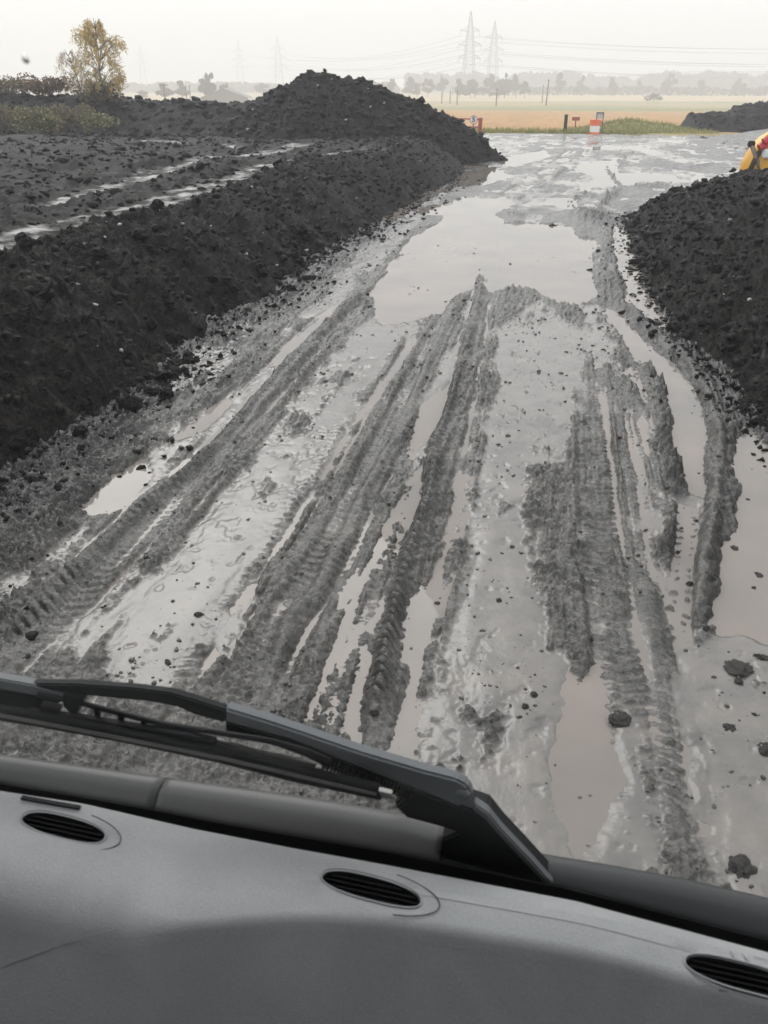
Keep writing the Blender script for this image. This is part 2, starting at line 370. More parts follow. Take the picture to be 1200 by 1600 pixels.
# ------------------------------------------------------------------ muddy track
def bank_toe(Y): return -3.5 + 0.22*perlin(Y*0.45, Y*0 + 1.5) + 0.12*perlin(Y*1.6, Y*0 + 4.5) + np.interp(Y, [2, 5, 7, 9, 12, 20, 30, 38], [0.1, 0.05, 0.0, -0.05, 0.05, 0.25, 0.9, 1.0])
def heap_toe(Y): return np.interp(Y, [2, 3.5, 5, 6, 6.9, 8, 9, 11, 13, 15, 18, 20, 22], [4.0, 3.2, 2.45, 2.05, 1.86, 1.66, 1.52, 1.36, 1.36, 1.42, 1.5, 1.9, 3.2]) + 0.10*perlin(Y*0.9, Y*0 + 2.2) + 0.05*perlin(Y*2.7, Y*0 + 8.2)
PUDDLES = [
 [(600,430),(615,400),(640,372),(690,345),(715,310),(790,308),(805,318),(775,335),(790,350),(830,350),(890,355),(905,372),(930,375),(925,400),(927,430),(935,462),(915,475),(890,480),(860,466),(838,456),(800,450),(766,456),(755,430),(744,436),(738,452),(725,457),(700,470),(690,490),(650,500),(600,507),(585,490),(580,465),(590,440)],
 [(943,478),(975,494),(1005,533),(1050,563),(1085,608),(1106,650),(1109,690),(1102,735),(1092,770),(1060,768),(1057,720),(1039,690),(1042,650),(1034,610),(1014,580),(985,555),(960,512)],
 [(958,352),(1000,368),(985,385),(1012,420),(1000,440),(1022,455),(1037,490),(1058,532),(1030,518),(990,482),(975,450),(965,420),(955,380)],
 [(1152,680),(1166,668),(1230,720),(1420,900),(1420,1000),(1250,1020),(1130,990),(1095,975),(1122,930),(1127,860),(1146,840),(1152,760),(1142,720)],
 [(990,570),(1017,622),(1010,637),(985,602),(974,575)],
 [(702,598),(692,650),(657,690),(640,717),(628,702),(664,640)],
 [(652,738),(668,752),(657,792),(622,852),(602,882),(582,912),(561,942),(556,1000),(530,1062),(500,1145),(452,1145),(490,1080),(530,1000),(540,930),(570,880),(590,820),(622,768)],
 [(566,1012),(592,1022),(577,1100),(547,1172),(515,1172),(545,1100)],
 [(612,935),(680,915),(674,990),(662,1045),(626,1042),(600,1000)],
 [(222,712),(228,742),(192,794),(150,808),(126,800),(150,768)],
 [(0,1000),(76,944),(72,966),(-30,1040)],
 [(412,572),(470,526),(522,478),(514,495),(500,512),(450,552)],
 [(262,762),(290,722),(303,728),(270,764)],
 [(345,632),(362,628),(305,682),(262,692)],
 [(600,330),(640,300),(700,280),(690,300),(640,330),(610,350)],
 [(895,1045),(925,1040),(948,1085),(938,1150),(956,1220),(938,1290),(905,1335),(892,1260),(868,1190),(888,1120)],
 [(600,1185),(640,1120),(650,1170),(630,1200)],
 [(905,255),(962,250),(965,270),(930,278),(900,268)],
 [(770,250),(850,235),(860,245),(800,262)],
 [(700,272),(770,262),(800,275),(760,290),(700,292)],
 [(1035,305),(1085,303),(1075,316),(1040,318)],
]
SLURRY = [
 [(560,520),(520,560),(470,615),(400,720),(330,815),(250,910),(200,965),(145,1070),(250,1090),(330,965),(380,905),(440,832),(520,702),(560,622),(600,560),(640,520),(690,470),(600,480)],
 [(770,520),(772,600),(752,700),(757,800),(737,880),(702,1000),(682,1100),(652,1200),(610,1500),(900,1500),(880,1350),(872,1180),(882,1050),(850,1000),(832,900),(808,800),(835,735),(880,720),(905,620),(905,520),(840,470)],
 [(860,1040),(1000,1100),(1010,1250),(1030,1500),(850,1500)],
 [(1085,985),(1200,1000),(1500,1000),(1500,1500),(1130,1500),(1105,1250),(1085,1120),(1065,1030)],
 [(310,545),(372,548),(352,582),(285,615),(240,612),(240,590)],
 [(385,520),(400,505),(350,500),(340,520)],
 [(330,640),(360,625),(420,570),(440,575),(300,700),(230,760),(200,780),(225,715),(280,660)],
 [(0,905),(60,870),(130,820),(140,835),(40,925),(-30,960)],
 [(560,440),(610,395),(650,350),(700,300),(640,300),(600,360),(520,440),(470,500),(510,490)],
 [(900,480),(935,480),(960,530),(980,600),(930,560)],
 [(1062,770),(1092,770),(1085,850),(1070,960),(1050,960),(1056,850)],
 [(690,560),(720,540),(700,640),(640,760),(620,760),(660,660)],
 [(110,1010),(160,960),(210,900),(230,910),(150,1020),(115,1050)],
]
# (points, half width, kind, height)
LINES = [
 ([(610,530),(535,640),(465,760),(385,885),(300,1010),(240,1100)], 0.14, 'track', 0.05),
 ([(700,500),(640,630),(580,750),(512,880),(430,1010),(375,1100)], 0.14, 'track', 0.05),
 ([(925,600),(932,760),(945,880),(960,1000),(985,1120),(1000,1220)], 0.14, 'track', 0.05),
 ([(500,500),(420,590),(340,690),(250,800),(140,920),(40,1030)], 0.14, 'track', 0.045),
 ([(575,462),(500,522),(460,562),(400,632),(340,702),(290,745),(230,795),(130,893),(60,963),(-20,1040)], 0.07, 'tread', 0.10),
 ([(620,420),(540,500),(470,585),(400,665),(330,760),(250,850),(150,955),(60,1050)], 0.05, 'rut', 0.03),
 ([(430,530),(350,608),(290,660),(235,712),(165,775),(80,850),(0,925)], 0.07, 'lump', 0.09),
 ([(650,520),(610,580),(555,660),(510,742),(445,842),(386,937),(330,1037),(298,1092)], 0.022, 'crack', 0.075),
 ([(632,520),(590,590),(540,665),(495,742),(430,842),(368,937),(312,1037),(280,1092)], 0.06, 'lump', 0.035),
 ([(712,475),(665,580),(622,682),(572,772),(527,862),(502,922),(455,975),(432,1032),(385,1105)], 0.055, 'ridge', 0.06),
 ([(735,470),(690,580),(648,685),(600,780),(560,860),(535,925),(490,990),(455,1050),(420,1120)], 0.05, 'rut', 0.03),
 ([(752,448),(742,500),(722,570),(702,640),(682,702),(672,782),(642,872),(622,952),(602,1022),(590,1092),(572,1180)], 0.06, 'tread', 0.12),
 ([(765,470),(757,540),(742,620),(725,720),(712,800),(690,880),(668,960),(655,1040),(640,1120),(625,1190)], 0.024, 'crack', 0.055),
 ([(775,480),(768,560),(752,660),(738,780),(720,850),(698,930),(680,1010),(665,1090),(650,1180)], 0.06, 'lump', 0.05),
 ([(575,945),(565,1010),(560,1060),(545,1100),(520,1140)], 0.045, 'lump', 0.045),
 ([(690,560),(655,640),(620,720),(590,800),(550,870),(525,930),(510,985)], 0.05, 'lump', 0.05),
 ([(930,560),(945,640),(960,742),(970,832),(985,932),(1000,1022),(1022,1110),(1035,1210)], 0.02, 'crack', 0.05),
 ([(1000,640),(1020,742),(1030,832),(1042,932),(1066,1032),(1090,1132),(1101,1252),(1106,1400)], 0.022, 'crack', 0.07),
 ([(970,600),(990,742),(1000,832),(1014,932),(1034,1032),(1056,1122),(1068,1232),(1072,1400)], 0.10, 'track', 0.03),
 ([(975,640),(1000,760),(1012,850),(1026,940),(1048,1040),(1070,1130),(1082,1250),(1086,1400)], 0.014, 'crack', 0.035),
 ([(985,545),(1012,568),(1030,602),(1040,652),(1037,692),(1052,742),(1056,800),(1046,860),(1030,905)], 0.085, 'bigl', 0.14),
 ([(970,478),(1020,522),(1072,572),(1112,640),(1123,702),(1118,762),(1108,832),(1098,902),(1082,972)], 0.06, 'ridge', 0.11),
 ([(1130,650),(1140,700),(1138,760),(1132,830),(1118,890),(1105,960),(1090,1030)], 0.075, 'bigl', 0.08),
 ([(1076,770),(1070,860),(1060,960),(1070,1040)], 0.075, 'lugs', 0.03),
 ([(1010,880),(1025,960),(1045,1040),(1070,1110)], 0.06, 'tread', 0.05),
 ([(992,330),(962,350),(946,390),(937,430),(946,470),(976,500),(1000,520)], 0.11, 'lump', 0.07),
 ([(930,480),(945,520),(965,560),(985,610),(1000,660)], 0.06, 'lump', 0.07),
 ([(900,480),(930,530),(955,590),(975,640)], 0.05, 'lump', 0.05),
 ([(930,640),(938,720),(945,800),(955,880),(965,960),(975,1040)], 0.05, 'lump', 0.045),
 ([(850,640),(835,720),(830,800),(845,880),(850,960),(860,1040)], 0.09, 'scale', 0.05),
 ([(905,640),(915,760),(905,880),(900,980)], 0.07, 'scale', 0.045),
 ([(930,1040),(955,1100),(975,1160),(965,1220)], 0.06, 'lump', 0.03),
 ([(1095,1000),(1110,1090),(1120,1180),(1140,1280),(1155,1370)], 0.05, 'lump', 0.03),
 ([(720,280),(670,320),(630,360),(600,400)], 0.16, 'track', 0.04),
 ([(880,262),(862,290),(840,310)], 0.16, 'ridge', 0.10),
 ([(985,238),(955,262),(968,288),(940,320),(925,345)], 0.22, 'bigl', 0.13),
 ([(920,300),(900,320),(930,345),(950,330)], 0.30, 'bigl', 0.13),
 ([(990,232),(960,255),(980,285),(1000,300)], 0.2, 'track', 0.05),
 ([(900,225),(880,250),(820,290),(760,330)], 0.25, 'track', 0.06),
 ([(930,222),(915,245),(880,280),(800,330)], 0.25, 'track', 0.05),
 ([(1000,240),(1060,262),(1120,255)], 0.4, 'lump', 0.10),
 ([(980,290),(1030,290),(1080,280)], 0.4, 'lump', 0.12),
 ([(770,330),(830,338),(880,332)], 0.2, 'lump', 0.06),
 ([(765,405),(800,412),(838,412)], 0.12, 'lump', 0.028),
 ([(600,470),(560,500),(520,545),(480,590)], 0.10, 'lump', 0.06),
]
NR, NC = 910, 770
th = np.linspace(math.radians(57), math.radians(2.62), NR)
rows = CAM_H/np.tan(th); rows = rows[rows > 0]
cc = np.concatenate([np.linspace(-1, 0, 45, endpoint=False), np.linspace(0, 1, NC - 45 - 75, endpoint=False), np.linspace(1, 2, 75)])
TX = np.empty((NR, NC)); TY = np.empty((NR, NC))
for i_, Yv in enumerate(rows):
    a0 = -max(3.6 - 0.75*max(0.0, min(1.0, (4.6 - Yv)/2.0)), 0.06*Yv + 2.0); a1 = max(2.05, 0.235*Yv)
    aL = a0 - max(1.2, 0.06*Yv); aR = a1 + max(2.6, 0.18*Yv)
    TX[i_] = np.where(cc < 0, a0 + (a0 - aL)*cc, np.where(cc <= 1, a0 + (a1 - a0)*cc, a1 + (aR - a1)*(cc - 1)))
    TY[i_] = Yv
TX = TX.ravel(); TY = TY.ravel()
def track_height(X, Y, seed=0):
    near = 1 - sstep(14, 22, Y)                       # where fine relief can be resolved
    wx = X + 0.075*fbm(X, Y*0.5, 2.5, 4, 21, 0.6) + 0.018*fbm(X, Y, 13, 3, 23)*near
    wy = Y + 0.14*fbm(X, Y, 2.0, 3, 22, 0.6) + 0.018*fbm(X, Y, 13, 2, 24)*near
    P = np.zeros(X.shape); S = np.zeros(X.shape)
    for poly in PUDDLES:
        P = np.maximum(P, sstep(-0.09, 0.12, poly_sd(wx, wy, GP(poly), 0.5)))
    for poly in SLURRY:
        S = np.maximum(S, sstep(-0.12, 0.09, poly_sd(wx, wy, GP(poly), 0.6)))
    # the churned wide end of the track
    far = sstep(16.5, 20, Y)
    nf = fbm(X*0.9, Y*0.55, 0.42, 4, 31) + 0.25*fbm(X, Y*0.4, 1.6, 2, 33)
    P = np.maximum(P, far*sstep(0.17, 0.27, nf)*(1 - sstep(44, 50, Y))*(1 - sstep(7, 11, X - 0.03*Y)))
    S = np.maximum(S, far*sstep(-0.03, 0.12, nf)*(1 - 0.7*sstep(46, 51, Y)))
    S = np.where(Y > 16.5, S*(0.6 + 0.4*sstep(-.2, .1, fbm(X, Y, 2.2, 2, 35))), S)
    # patchy skin: lobes of thicker mud break the slurry, thin films of slurry creep over the torn mud
    pn = fbm(X, Y*0.45, 3.2, 5, 41, 0.6)
    pn2 = fbm(X*1.0, Y*0.6, 1.1, 3, 43)
    edge = 4*S*(1 - S)
    S = np.clip(S + near*(edge*0.55*pn*1.6 - 0.75*S*sstep(0.12, 0.42, pn + 0.5*pn2 - 0.08) + 0.55*(1 - S)*sstep(0.2, 0.5, pn - 0.4*pn2)), 0, 1)
    S = np.clip(S - near*0.35*S*sstep(0.22, 0.42, fbm(X, Y*0.7, 8.0, 3, 67) + 0.45*pn2), 0, 1)
    # --- torn mud
    f1, h1 = worley(wx + 0.03*fbm(X, Y, 9, 2, 5), wy, 17.0, 1)
    f2, h2 = worley(X + 0.014*fbm(X, Y, 25, 2, 6), Y, 42.0, 2)
    lum = (0.6 - f1).clip(-.3, .6)*(0.2 + 1.3*h1**1.4) + (0.55 - f2).clip(-.3, .55)*(0.15 + h2)*0.75
    grain = fbm(X, Y, 34, 3, 7, 0.65)
    rid = fbm(X*1.0, Y*0.75, 5.0, 5, 9, 0.6, True)
    broad = fbm(X, Y*0.35, 1.5, 3, 12)
    amp = np.clip(0.72 + 1.15*fbm(X, Y*0.3, 2.4, 2, 45), 0.25, 1.5)
    Z = 0.014 + 0.026*broad + near*amp*(0.040*lum + 0.020*grain + 0.024*rid) - 0.045*S
    # grooves dragged out along the track by passing tyres
    xl = X + 0.05*fbm(X, Y*0.25, 0.8, 2, 47)
    g1 = perlin(xl*11.0, Y*0.55, 61); g2 = perlin(xl*27.0, Y*1.3, 63); g3 = perlin(xl*5.0, Y*0.3, 65)
    Z += near*(1 - 0.8*S)*(0.017*(1 - 2*np.abs(g1)) + 0.011*g2 + 0.012*g3 - 0.002)
    Z += (1 - near)*0.06*fbm(X, Y*0.6, 1.3, 4, 14)
    lvl = -0.008 + 0.022*S + 0.010*fbm(X, Y*0.5, 2.2, 3, 15)
    lvl = np.where(Y > 16.5, -0.03 + 0.07*S, lvl)
    # --- ruts, ridges and tyre marks
    dirt = np.zeros(X.shape)
    jx = X + 0.012*fbm(X, Y, 10, 2, 51)*near + 0.02*fbm(X, Y, 1.5, 2, 52); jy = Y
    for k, (pts, hw, kind, ht) in enumerate(LINES):
        L = spline(GP(pts), 5)
        D, s = line_field(jx, jy, L, hw*4 + 0.1)
        ins = np.nonzero(np.abs(D) < hw*4)[0]
        if len(ins) == 0: continue
        d = D[ins]; a = np.abs(d)/hw; sa = s[ins]; x_, y_ = X[ins], Y[ins]
        tot = s[ins].max()
        endf = sstep(0, 0.35, sa)*sstep(0, 0.35, tot - sa)
        var = 0.75 + 0.5*perlin(sa*1.7, np.full(sa.shape, k*3.3))
        bell = np.exp(-a*a*1.2)*endf
        if kind in ('bigl', 'tread'): dirt[ins] = np.maximum(dirt[ins], bell*(0.95 if kind == 'bigl' else 0.8)*np.clip(0.7 + 0.9*fbm(x_, y_, 5, 3, k + 31), 0, 1))
        if kind == 'ridge':
            dz = ht*bell*var + 0.25*ht*bell*fbm(x_, y_, 18, 3, k)
            Z[ins] = np.maximum(Z[ins], Z[ins]*(1 - bell) + dz*1.0 + 0.01*bell) 
        elif kind == 'tread':
            lug = ((sa/0.075 + 0.55*a*np.sign(d)) % 1.0)
            lugp = sstep(0.0, 0.18, lug)*(1 - sstep(0.75, 1.0, lug))
            dz = bell*ht*(0.72*var + 0.38*lugp*(0.6 + 0.6*perlin(sa*4, np.full(sa.shape, k + .5)))) + 0.15*ht*bell*fbm(x_, y_, 22, 2, k)
            side = -0.35*ht*np.exp(-((d/hw - 1.75)**2)*3)*endf
            Z[ins] = Z[ins]*(1 - 0.7*bell) + dz + side*np.clip(var, 0, 1)
        elif kind in ('lump', 'bigl'):
            fw, hh = worley(x_ + 0.02*fbm(x_, y_, 12, 2, 60), y_, 12.0 if kind == 'bigl' else 19.0, k)
            brk = sstep(-0.25, 0.2, perlin(sa*2.3, np.full(sa.shape, k*1.7)) + (0.35 if kind == 'bigl' else 0.1))
            dz = ht*bell*brk*(0.35 + 1.15*np.clip(0.75 - fw, 0, 1)*(0.4 + hh))*var + 0.18*ht*bell*fbm(x_, y_, 24, 3, k + 3)
            Z[ins] = Z[ins]*(1 - 0.5*bell*brk) + dz
        elif kind == 'rut':
            prof = -ht*np.exp(-a**4)*endf + 0.5*ht*np.exp(-((a - 1.6)**2)*4)*endf
            Z[ins] += prof*var
        elif kind == 'crack':
            step = -ht*np.exp(-(np.maximum(d, -0.3*hw)/hw)**2*np.where(d > 0, 0.35, 1.5))*endf
            lip = 0.45*ht*np.exp(-((d/hw + 1.8)**2)*0.6)*endf
            on = sstep(-0.35, 0.05, perlin(sa*1.4, np.full(sa.shape, k*2.9)) + 0.25)
            Z[ins] += (step + lip)*on
        elif kind == 'track':
            inside = (1 - sstep(0.85, 1.15, a))*endf
            dirt[ins] = np.maximum(dirt[ins], inside*np.where(y_ > 16, 0.62, 0.22)*np.clip(0.6 + fbm(x_, y_*0.5, 3, 3, k + 41), 0, 1))
            gro = np.abs((d/hw*3.0) % 1.0 - 0.5)*2
            lug = sstep(0.25, 0.6, np.abs((sa/0.075 + 0.7*a + 0.25*perlin(sa*2.5, d*9)) % 1.0 - 0.5)*2)*(0.4 + 0.6*sstep(-0.2, 0.25, perlin(sa*1.3, np.full(sa.shape, k*1.1))))
            Z[ins] = Z[ins]*(1 - 0.6*inside) + 0.006*inside
            Z[ins] += inside*(-0.45*ht + 0.15*ht*gro + 0.42*ht*lug)*var + 0.4*ht*np.exp(-((a - 1.25)**2)*12)*endf
        elif kind == 'lugs':
            two = (1 - sstep(0.75, 1.05, a))*endf
            lug = sstep(0.40, 0.8, np.abs((sa/0.085 + 0.3*perlin(sa*3, d*20) + np.where(d > 0, 0.0, 0.5)) % 1.0 - 0.5)*2)*sstep(0.12, 0.35, a)*sstep(-0.35, 0.15, perlin(sa*9, d*25 + 3))
            Z[ins] = Z[ins]*(1 - two) + two*(-0.012 + ht*lug*var); lvl[ins] = lvl[ins]*(1 - two) - 0.008*two
        elif kind == 'scale':
            q = (sa + 0.03*perlin(d*14, sa*5))/0.13
            st = (q % 1.0); on = sstep(-0.1, 0.25, fbm(x_, y_, 4, 2, k + 11))
            Z[ins] += ht*bell*on*(st*1.0*sstep(1.0, 0.85, st) + 0.4*fbm(x_, y_, 20, 2, k))
    # the ground climbs a little at the right of the far turning area and shelves under the banks
    rise = sstep(8, 12, X)*sstep(36, 48, Y)
    Z += rise*(0.45 + 0.08*fbm(X, Y, 0.8, 3, 71))
    left = sstep(-3.05, -3.7, X)*(1 - sstep(30, 40, Y))
    Z += left*0.05*(0.5 + fbm(X, Y, 3, 2, 73))
    # slurry settles in the low places and leaves a smooth skin; deeper hollows hold water
    slur = lvl + near*(0.0013*fbm(X, Y, 16, 3, 16) + 0.002*fbm(X, Y*0.4, 5, 2, 19))
    wet = sstep(-0.028, 0.004, slur - Z + 0.006*fbm(X, Y, 9, 3, 75))
    k_ = 0.010
    hmix = np.clip(0.5 + 0.5*(slur - Z)/k_, 0, 1)
    Z = Z*(1 - hmix) + slur*hmix + k_*hmix*(1 - hmix)
    Z = Z - P*0.065*(1 - 0.25*sstep(0.03, 0.07, Z))
    for q in (0, 1, 2, 3, 9):                         # the deep pools stay open water
        sd = poly_sd(wx, wy, GP(PUDDLES[q]), 0.4)
        c_ = sstep(-0.01, 0.06, sd)*(1 - 0.9*sstep(0.05, 0.3, fbm(X, Y*0.6, 1.7, 3, 69))*(q == 0)*sstep(0.0, 0.9, 1.2 - sd))
        Z = Z*(1 - c_) + np.minimum(Z, -0.025)*c_; wet = wet*(1 - 0.3*c_)
    ed = 1.3*fbm(X, Y*0.2, 0.35, 3, 77)
    Z -= sstep(51.2 + ed, 53.4 + ed, Y)*0.3
    # black spoil spilled from the banks and trodden into the mud
    dn = fbm(X, Y*0.6, 2.4, 5, 79, 0.65)
    tl = X - bank_toe(Y); tr = heap_toe(Y) - X
    spill = np.maximum(sstep(0.95, 0.05, tl + 0.9*dn)*(1 - sstep(30, 36, Y)), sstep(0.75, 0.0, tr + 0.7*dn)*(1 - sstep(19, 23, Y)))
    dirt = np.maximum(dirt, spill*sstep(-0.35, 0.15, dn + 0.5*spill))
    dirt = np.maximum(dirt, 0.55*sstep(0.22, 0.45, dn)*(1 - 0.5*S))
    dirt = np.maximum(dirt, far*0.6*sstep(0.02, 0.25, fbm(X*1.6, Y*0.5, 1.1, 4, 78, 0.6) - 0.25*nf))
    wet = wet*(1 - 0.8*spill*sstep(0.0, 0.3, dn))
    Z = Z + spill*near*0.03*np.clip(lum, 0, 1)
    return Z, wet, dirt
TZ, TW, TD = track_height(TX, TY)
me = grid_mesh('mud_track', TX, TY, TZ, NR, NC, TW)
da = me.attributes.new('dirt', 'FLOAT', 'POINT'); da.data.foreach_set('value', TD.astype(np.float32))
track = link('mud_track', me, M_MUD); tag(track, 'churned wet grey mud track with tyre ruts running up to the fields', None, None, 'structure')
_tz = TZ.reshape(NR, NC); _txr = TX.reshape(NR, NC)
def track_z(x, y):
    i = int(np.argmin(np.abs(rows - y))); j = int(np.argmin(np.abs(_txr[i] - x))); return float(_tz[i, j])
wx_, wy_ = np.meshgrid(np.linspace(0, 1, 2), np.linspace(1.7, 51, 24))
lo = -np.maximum(3.9, 0.06*wy_ + 2.6); hi = np.maximum(4.2, 0.38*wy_)
me = grid_mesh('puddle_water', (lo + (hi - lo)*wx_).ravel(), wy_.ravel(), np.zeros(wx_.size), 24, 2)
tag(link('puddle_water', me, M_WATER), 'still silty water standing in the ruts and puddles of the track', None, None, 'structure')

# ------------------------------------------------------------------ spoil banks and heaps
def lump_relief(X, Y, near, seed):
    f1, h1 = worley(X + 0.06*fbm(X, Y, 5, 3, seed), Y + 0.06*fbm(X, Y, 5, 3, seed + 1), 5.0, seed)
    f2, h2 = worley(X + 0.03*fbm(X, Y, 12, 2, seed + 2), Y + 0.03*fbm(X, Y, 12, 2, seed + 9), 13.0, seed + 3)
    f3, h3 = worley(X + 0.01*fbm(X, Y, 30, 2, seed + 8), Y, 30.0, seed + 4)
    z = 0.16*np.clip(0.65 - f1, -.15, .65)*(h1**2.0) + 0.085*fbm(X, Y, 1.6, 5, seed + 6, 0.62, True)
    return z + near*(0.16*np.clip(0.6 - f2, -.2, .6)*h2**1.5 + 0.075*np.clip(0.6 - f3, -.2, .6)*h3 + 0.036*fbm(X, Y, 16, 4, seed + 7, 0.65))
BT = [([(-60,392),(0,376),(110,345),(230,320),(330,285),(430,256),(500,243),(575,232)], 0.34), ([(120,300),(160,290),(220,275),(290,256),(325,243)], 0.20), ([(205,274),(240,262),(290,252),(320,240)], 0.14),
      ([(340,242),(400,238),(450,228),(470,222)], 0.30), ([(60,318),(130,297),(160,290)], 0.12), ([(20,320),(90,312),(150,296)], 0.10), ([(220,217),(260,218),(290,222)], 0.25), ([(325,222),(350,224),(372,230)], 0.15)]
def bank_height(X, Y):
    d = bank_toe(Y) - X
    hc = 1.08 + 0.10*perlin(Y*0.35, Y*0 + 7.7) - 0.10*sstep(18, 30, Y)
    gul = 0.16*fbm(X*0.35, Y, 0.9, 3, 81)
    t = (d + gul)/1.75
    slope = np.clip(t, 0, 1); slope = 0.72*slope + 0.28*slope**2
    z = hc*(1 - np.exp(-3.2*slope**1.25))/(1 - math.exp(-3.2)) * 1.0
    plateau = sstep(1.9, 2.6, d)
    z = z + plateau*(-0.10 + 0.14*fbm(X, Y, 0.35, 3, 83)) - 0.25*sstep(8, 20, d)*(1 - sstep(24, 30, Y))
    near = 1 - 0.6*sstep(18, 32, Y)
    z = z + lump_relief(X, Y, near, 90)*sstep(-0.2, 0.25, d)*(1 - 0.15*plateau)
    wet = np.zeros(X.shape)
    for k, (pts, hw) in enumerate(BT):
        D, s = line_field(X + 0.12*fbm(X, Y, 1.2, 2, 85), Y, spline(GP(pts, 0.97), 4), hw*4)
        ins = np.nonzero(np.abs(D) < hw*2.6)[0]
        if len(ins) == 0: continue
        a = np.abs(D[ins])/(hw*1.35); on = (1 - sstep(0.85, 1.6, a))
        z[ins] = z[ins]*(1 - on) + on*(0.955 + 0.025*(np.abs((s[ins]/0.16) % 1 - 0.5)*2) + 0.03*fbm(X[ins], Y[ins], 6, 3, k))
        wet[ins] = np.maximum(wet[ins], (1 - sstep(0.7, 1.1, a))*0.7*np.clip(0.45 + 1.5*fbm(X[ins], Y[ins], 2.5, 4, 87 + k), 0, 1))
    z = np.where(d < 0, -0.06 + d*0.6, z - 0.05)
    return z, wet
nr, nc = 620, 390
th = np.linspace(math.radians(54), math.radians(3.6), nr); br = CAM_H*0.72/np.tan(th) + 0.3
cx = np.concatenate([np.linspace(-3.1, -5.7, 215), -np.geomspace(5.71, 34, 175)])
# the far bank runs outwards with distance, so shift columns to the toe
BX = (cx[None, :] + (bank_toe(br) + 3.5)[:, None]*0.6).ravel(); BY = np.repeat(br, nc)
BZ, BW = bank_height(BX, BY)
me = grid_mesh('spoil_bank', BX, BY, BZ, nr, nc, BW, False)
bank = link('spoil_bank', me, M_SPOIL)
tag(bank, 'long bank of black crumbly spoil along the left edge of the track', 'soil bank')

def mound_height(X, Y):
    crest = np.interp(X, [-14, -12.6, -11.6, -10.9, -9.9, -9.0, -8.3, -7.7, -6.6, -5.2, -3.9, -2.6, -1.9, -1.2], [-.3, .6, 1.3, 2.0, 2.45, 2.82, 2.9, 2.78, 2.5, 2.1, 1.5, .72, .1, -.4])
    z = crest - 0.62*np.sqrt(np.maximum(np.abs(Y - 32.3 - 0.12*(X + 8)) - 0.1, 0)**2 + 0.15) + 0.2
    return z - 0.14 + 0.22*fbm(X, Y, 0.9, 3, 101) + lump_relief(X, Y, 0.8, 102)*1.2
nx_, ny_ = 300, 150
XX, YY = np.meshgrid(np.linspace(-14, -1.0, nx_), np.linspace(27, 38, ny_)); XX = XX.ravel(); YY = YY.ravel(); MZ = mound_height(XX, YY)
me = grid_mesh('spoil_heap', XX, YY, MZ, ny_, nx_, np.zeros(XX.size), False)
mound = link('spoil_heap', me, M_SPOIL); tag(mound, 'tall pointed heap of black soil behind the bank, topping the skyline', 'soil heap')

def ridge_height(X, Y):
    yr = np.interp(X, [-60, -30, -10], [46, 38.5, 36.5])
    top = np.interp(X, [-60, -40, -27, -22, -18, -14, -9, -6], [2.0, 2.1, 2.05, 2.0, 1.86, 1.76, 1.72, 1.0])
    return top - 0.42*np.sqrt(np.maximum(np.abs(Y - yr) - 0.6, 0)**2 + 0.05) + 0.14*fbm(X, Y, 0.6, 3, 111) + lump_relief(X, Y, 0.6, 112)*1.1
nx_, ny_ = 420, 130
XX, YY = np.meshgrid(np.linspace(-48, -6, nx_), np.linspace(26, 48, ny_)); XX = XX.ravel(); YY = YY.ravel()
me = grid_mesh('spoil_ridge', XX, YY, ridge_height(XX, YY), ny_, nx_, np.zeros(XX.size), False)
ridge = link('spoil_ridge', me, M_SPOIL); tag(ridge, 'low dark soil ridge closing the back of the plateau under the birch', 'soil bank')

def heap_height(X, Y):
    d = X - heap_toe(Y) + 0.12*fbm(X*0.4, Y, 1.1, 3, 121)
    hm = 0.92*np.interp(Y, [2, 3.5, 5, 7, 10, 13, 14.5, 16, 17.5, 19.5, 21.5, 23], [.5, 1.0, 1.6, 2.1, 2.3, 2.2, 1.95, 1.55, 1.1, .5, .02, -.3])
    z = hm*np.tanh(np.maximum(d, 0)*0.77/np.maximum(hm, 0.12))
    z = z*(1 - 0.8*sstep(4.4, 7.2, X - 0.05*Y))
    near = 1 - sstep(16, 26, Y)
    z = z + lump_relief(X, Y, near, 122)*1.15*sstep(-0.1, 0.25, d)
    return np.where(d < 0, -0.06 + d*0.8, z - 0.04)
nr, nc = 460, 250
th = np.linspace(math.radians(45), math.radians(5.6), nr); hr = CAM_H*0.8/np.tan(th) + 0.9; hr = hr*21.9/hr.max()
off = np.concatenate([np.linspace(-0.35, 1.9, 190), np.geomspace(1.92, 5.2, 60)])
HX = (heap_toe(hr)[:, None] + off[None, :]).ravel(); HY = np.repeat(hr, nc); HZ = heap_height(HX, HY)
me = grid_mesh('soil_heap', HX, HY, HZ, nr, nc, np.zeros(HX.size), False)
heap = link('soil_heap', me, M_SPOIL); tag(heap, 'black lumpy soil heap along the right edge of the track', 'soil heap')

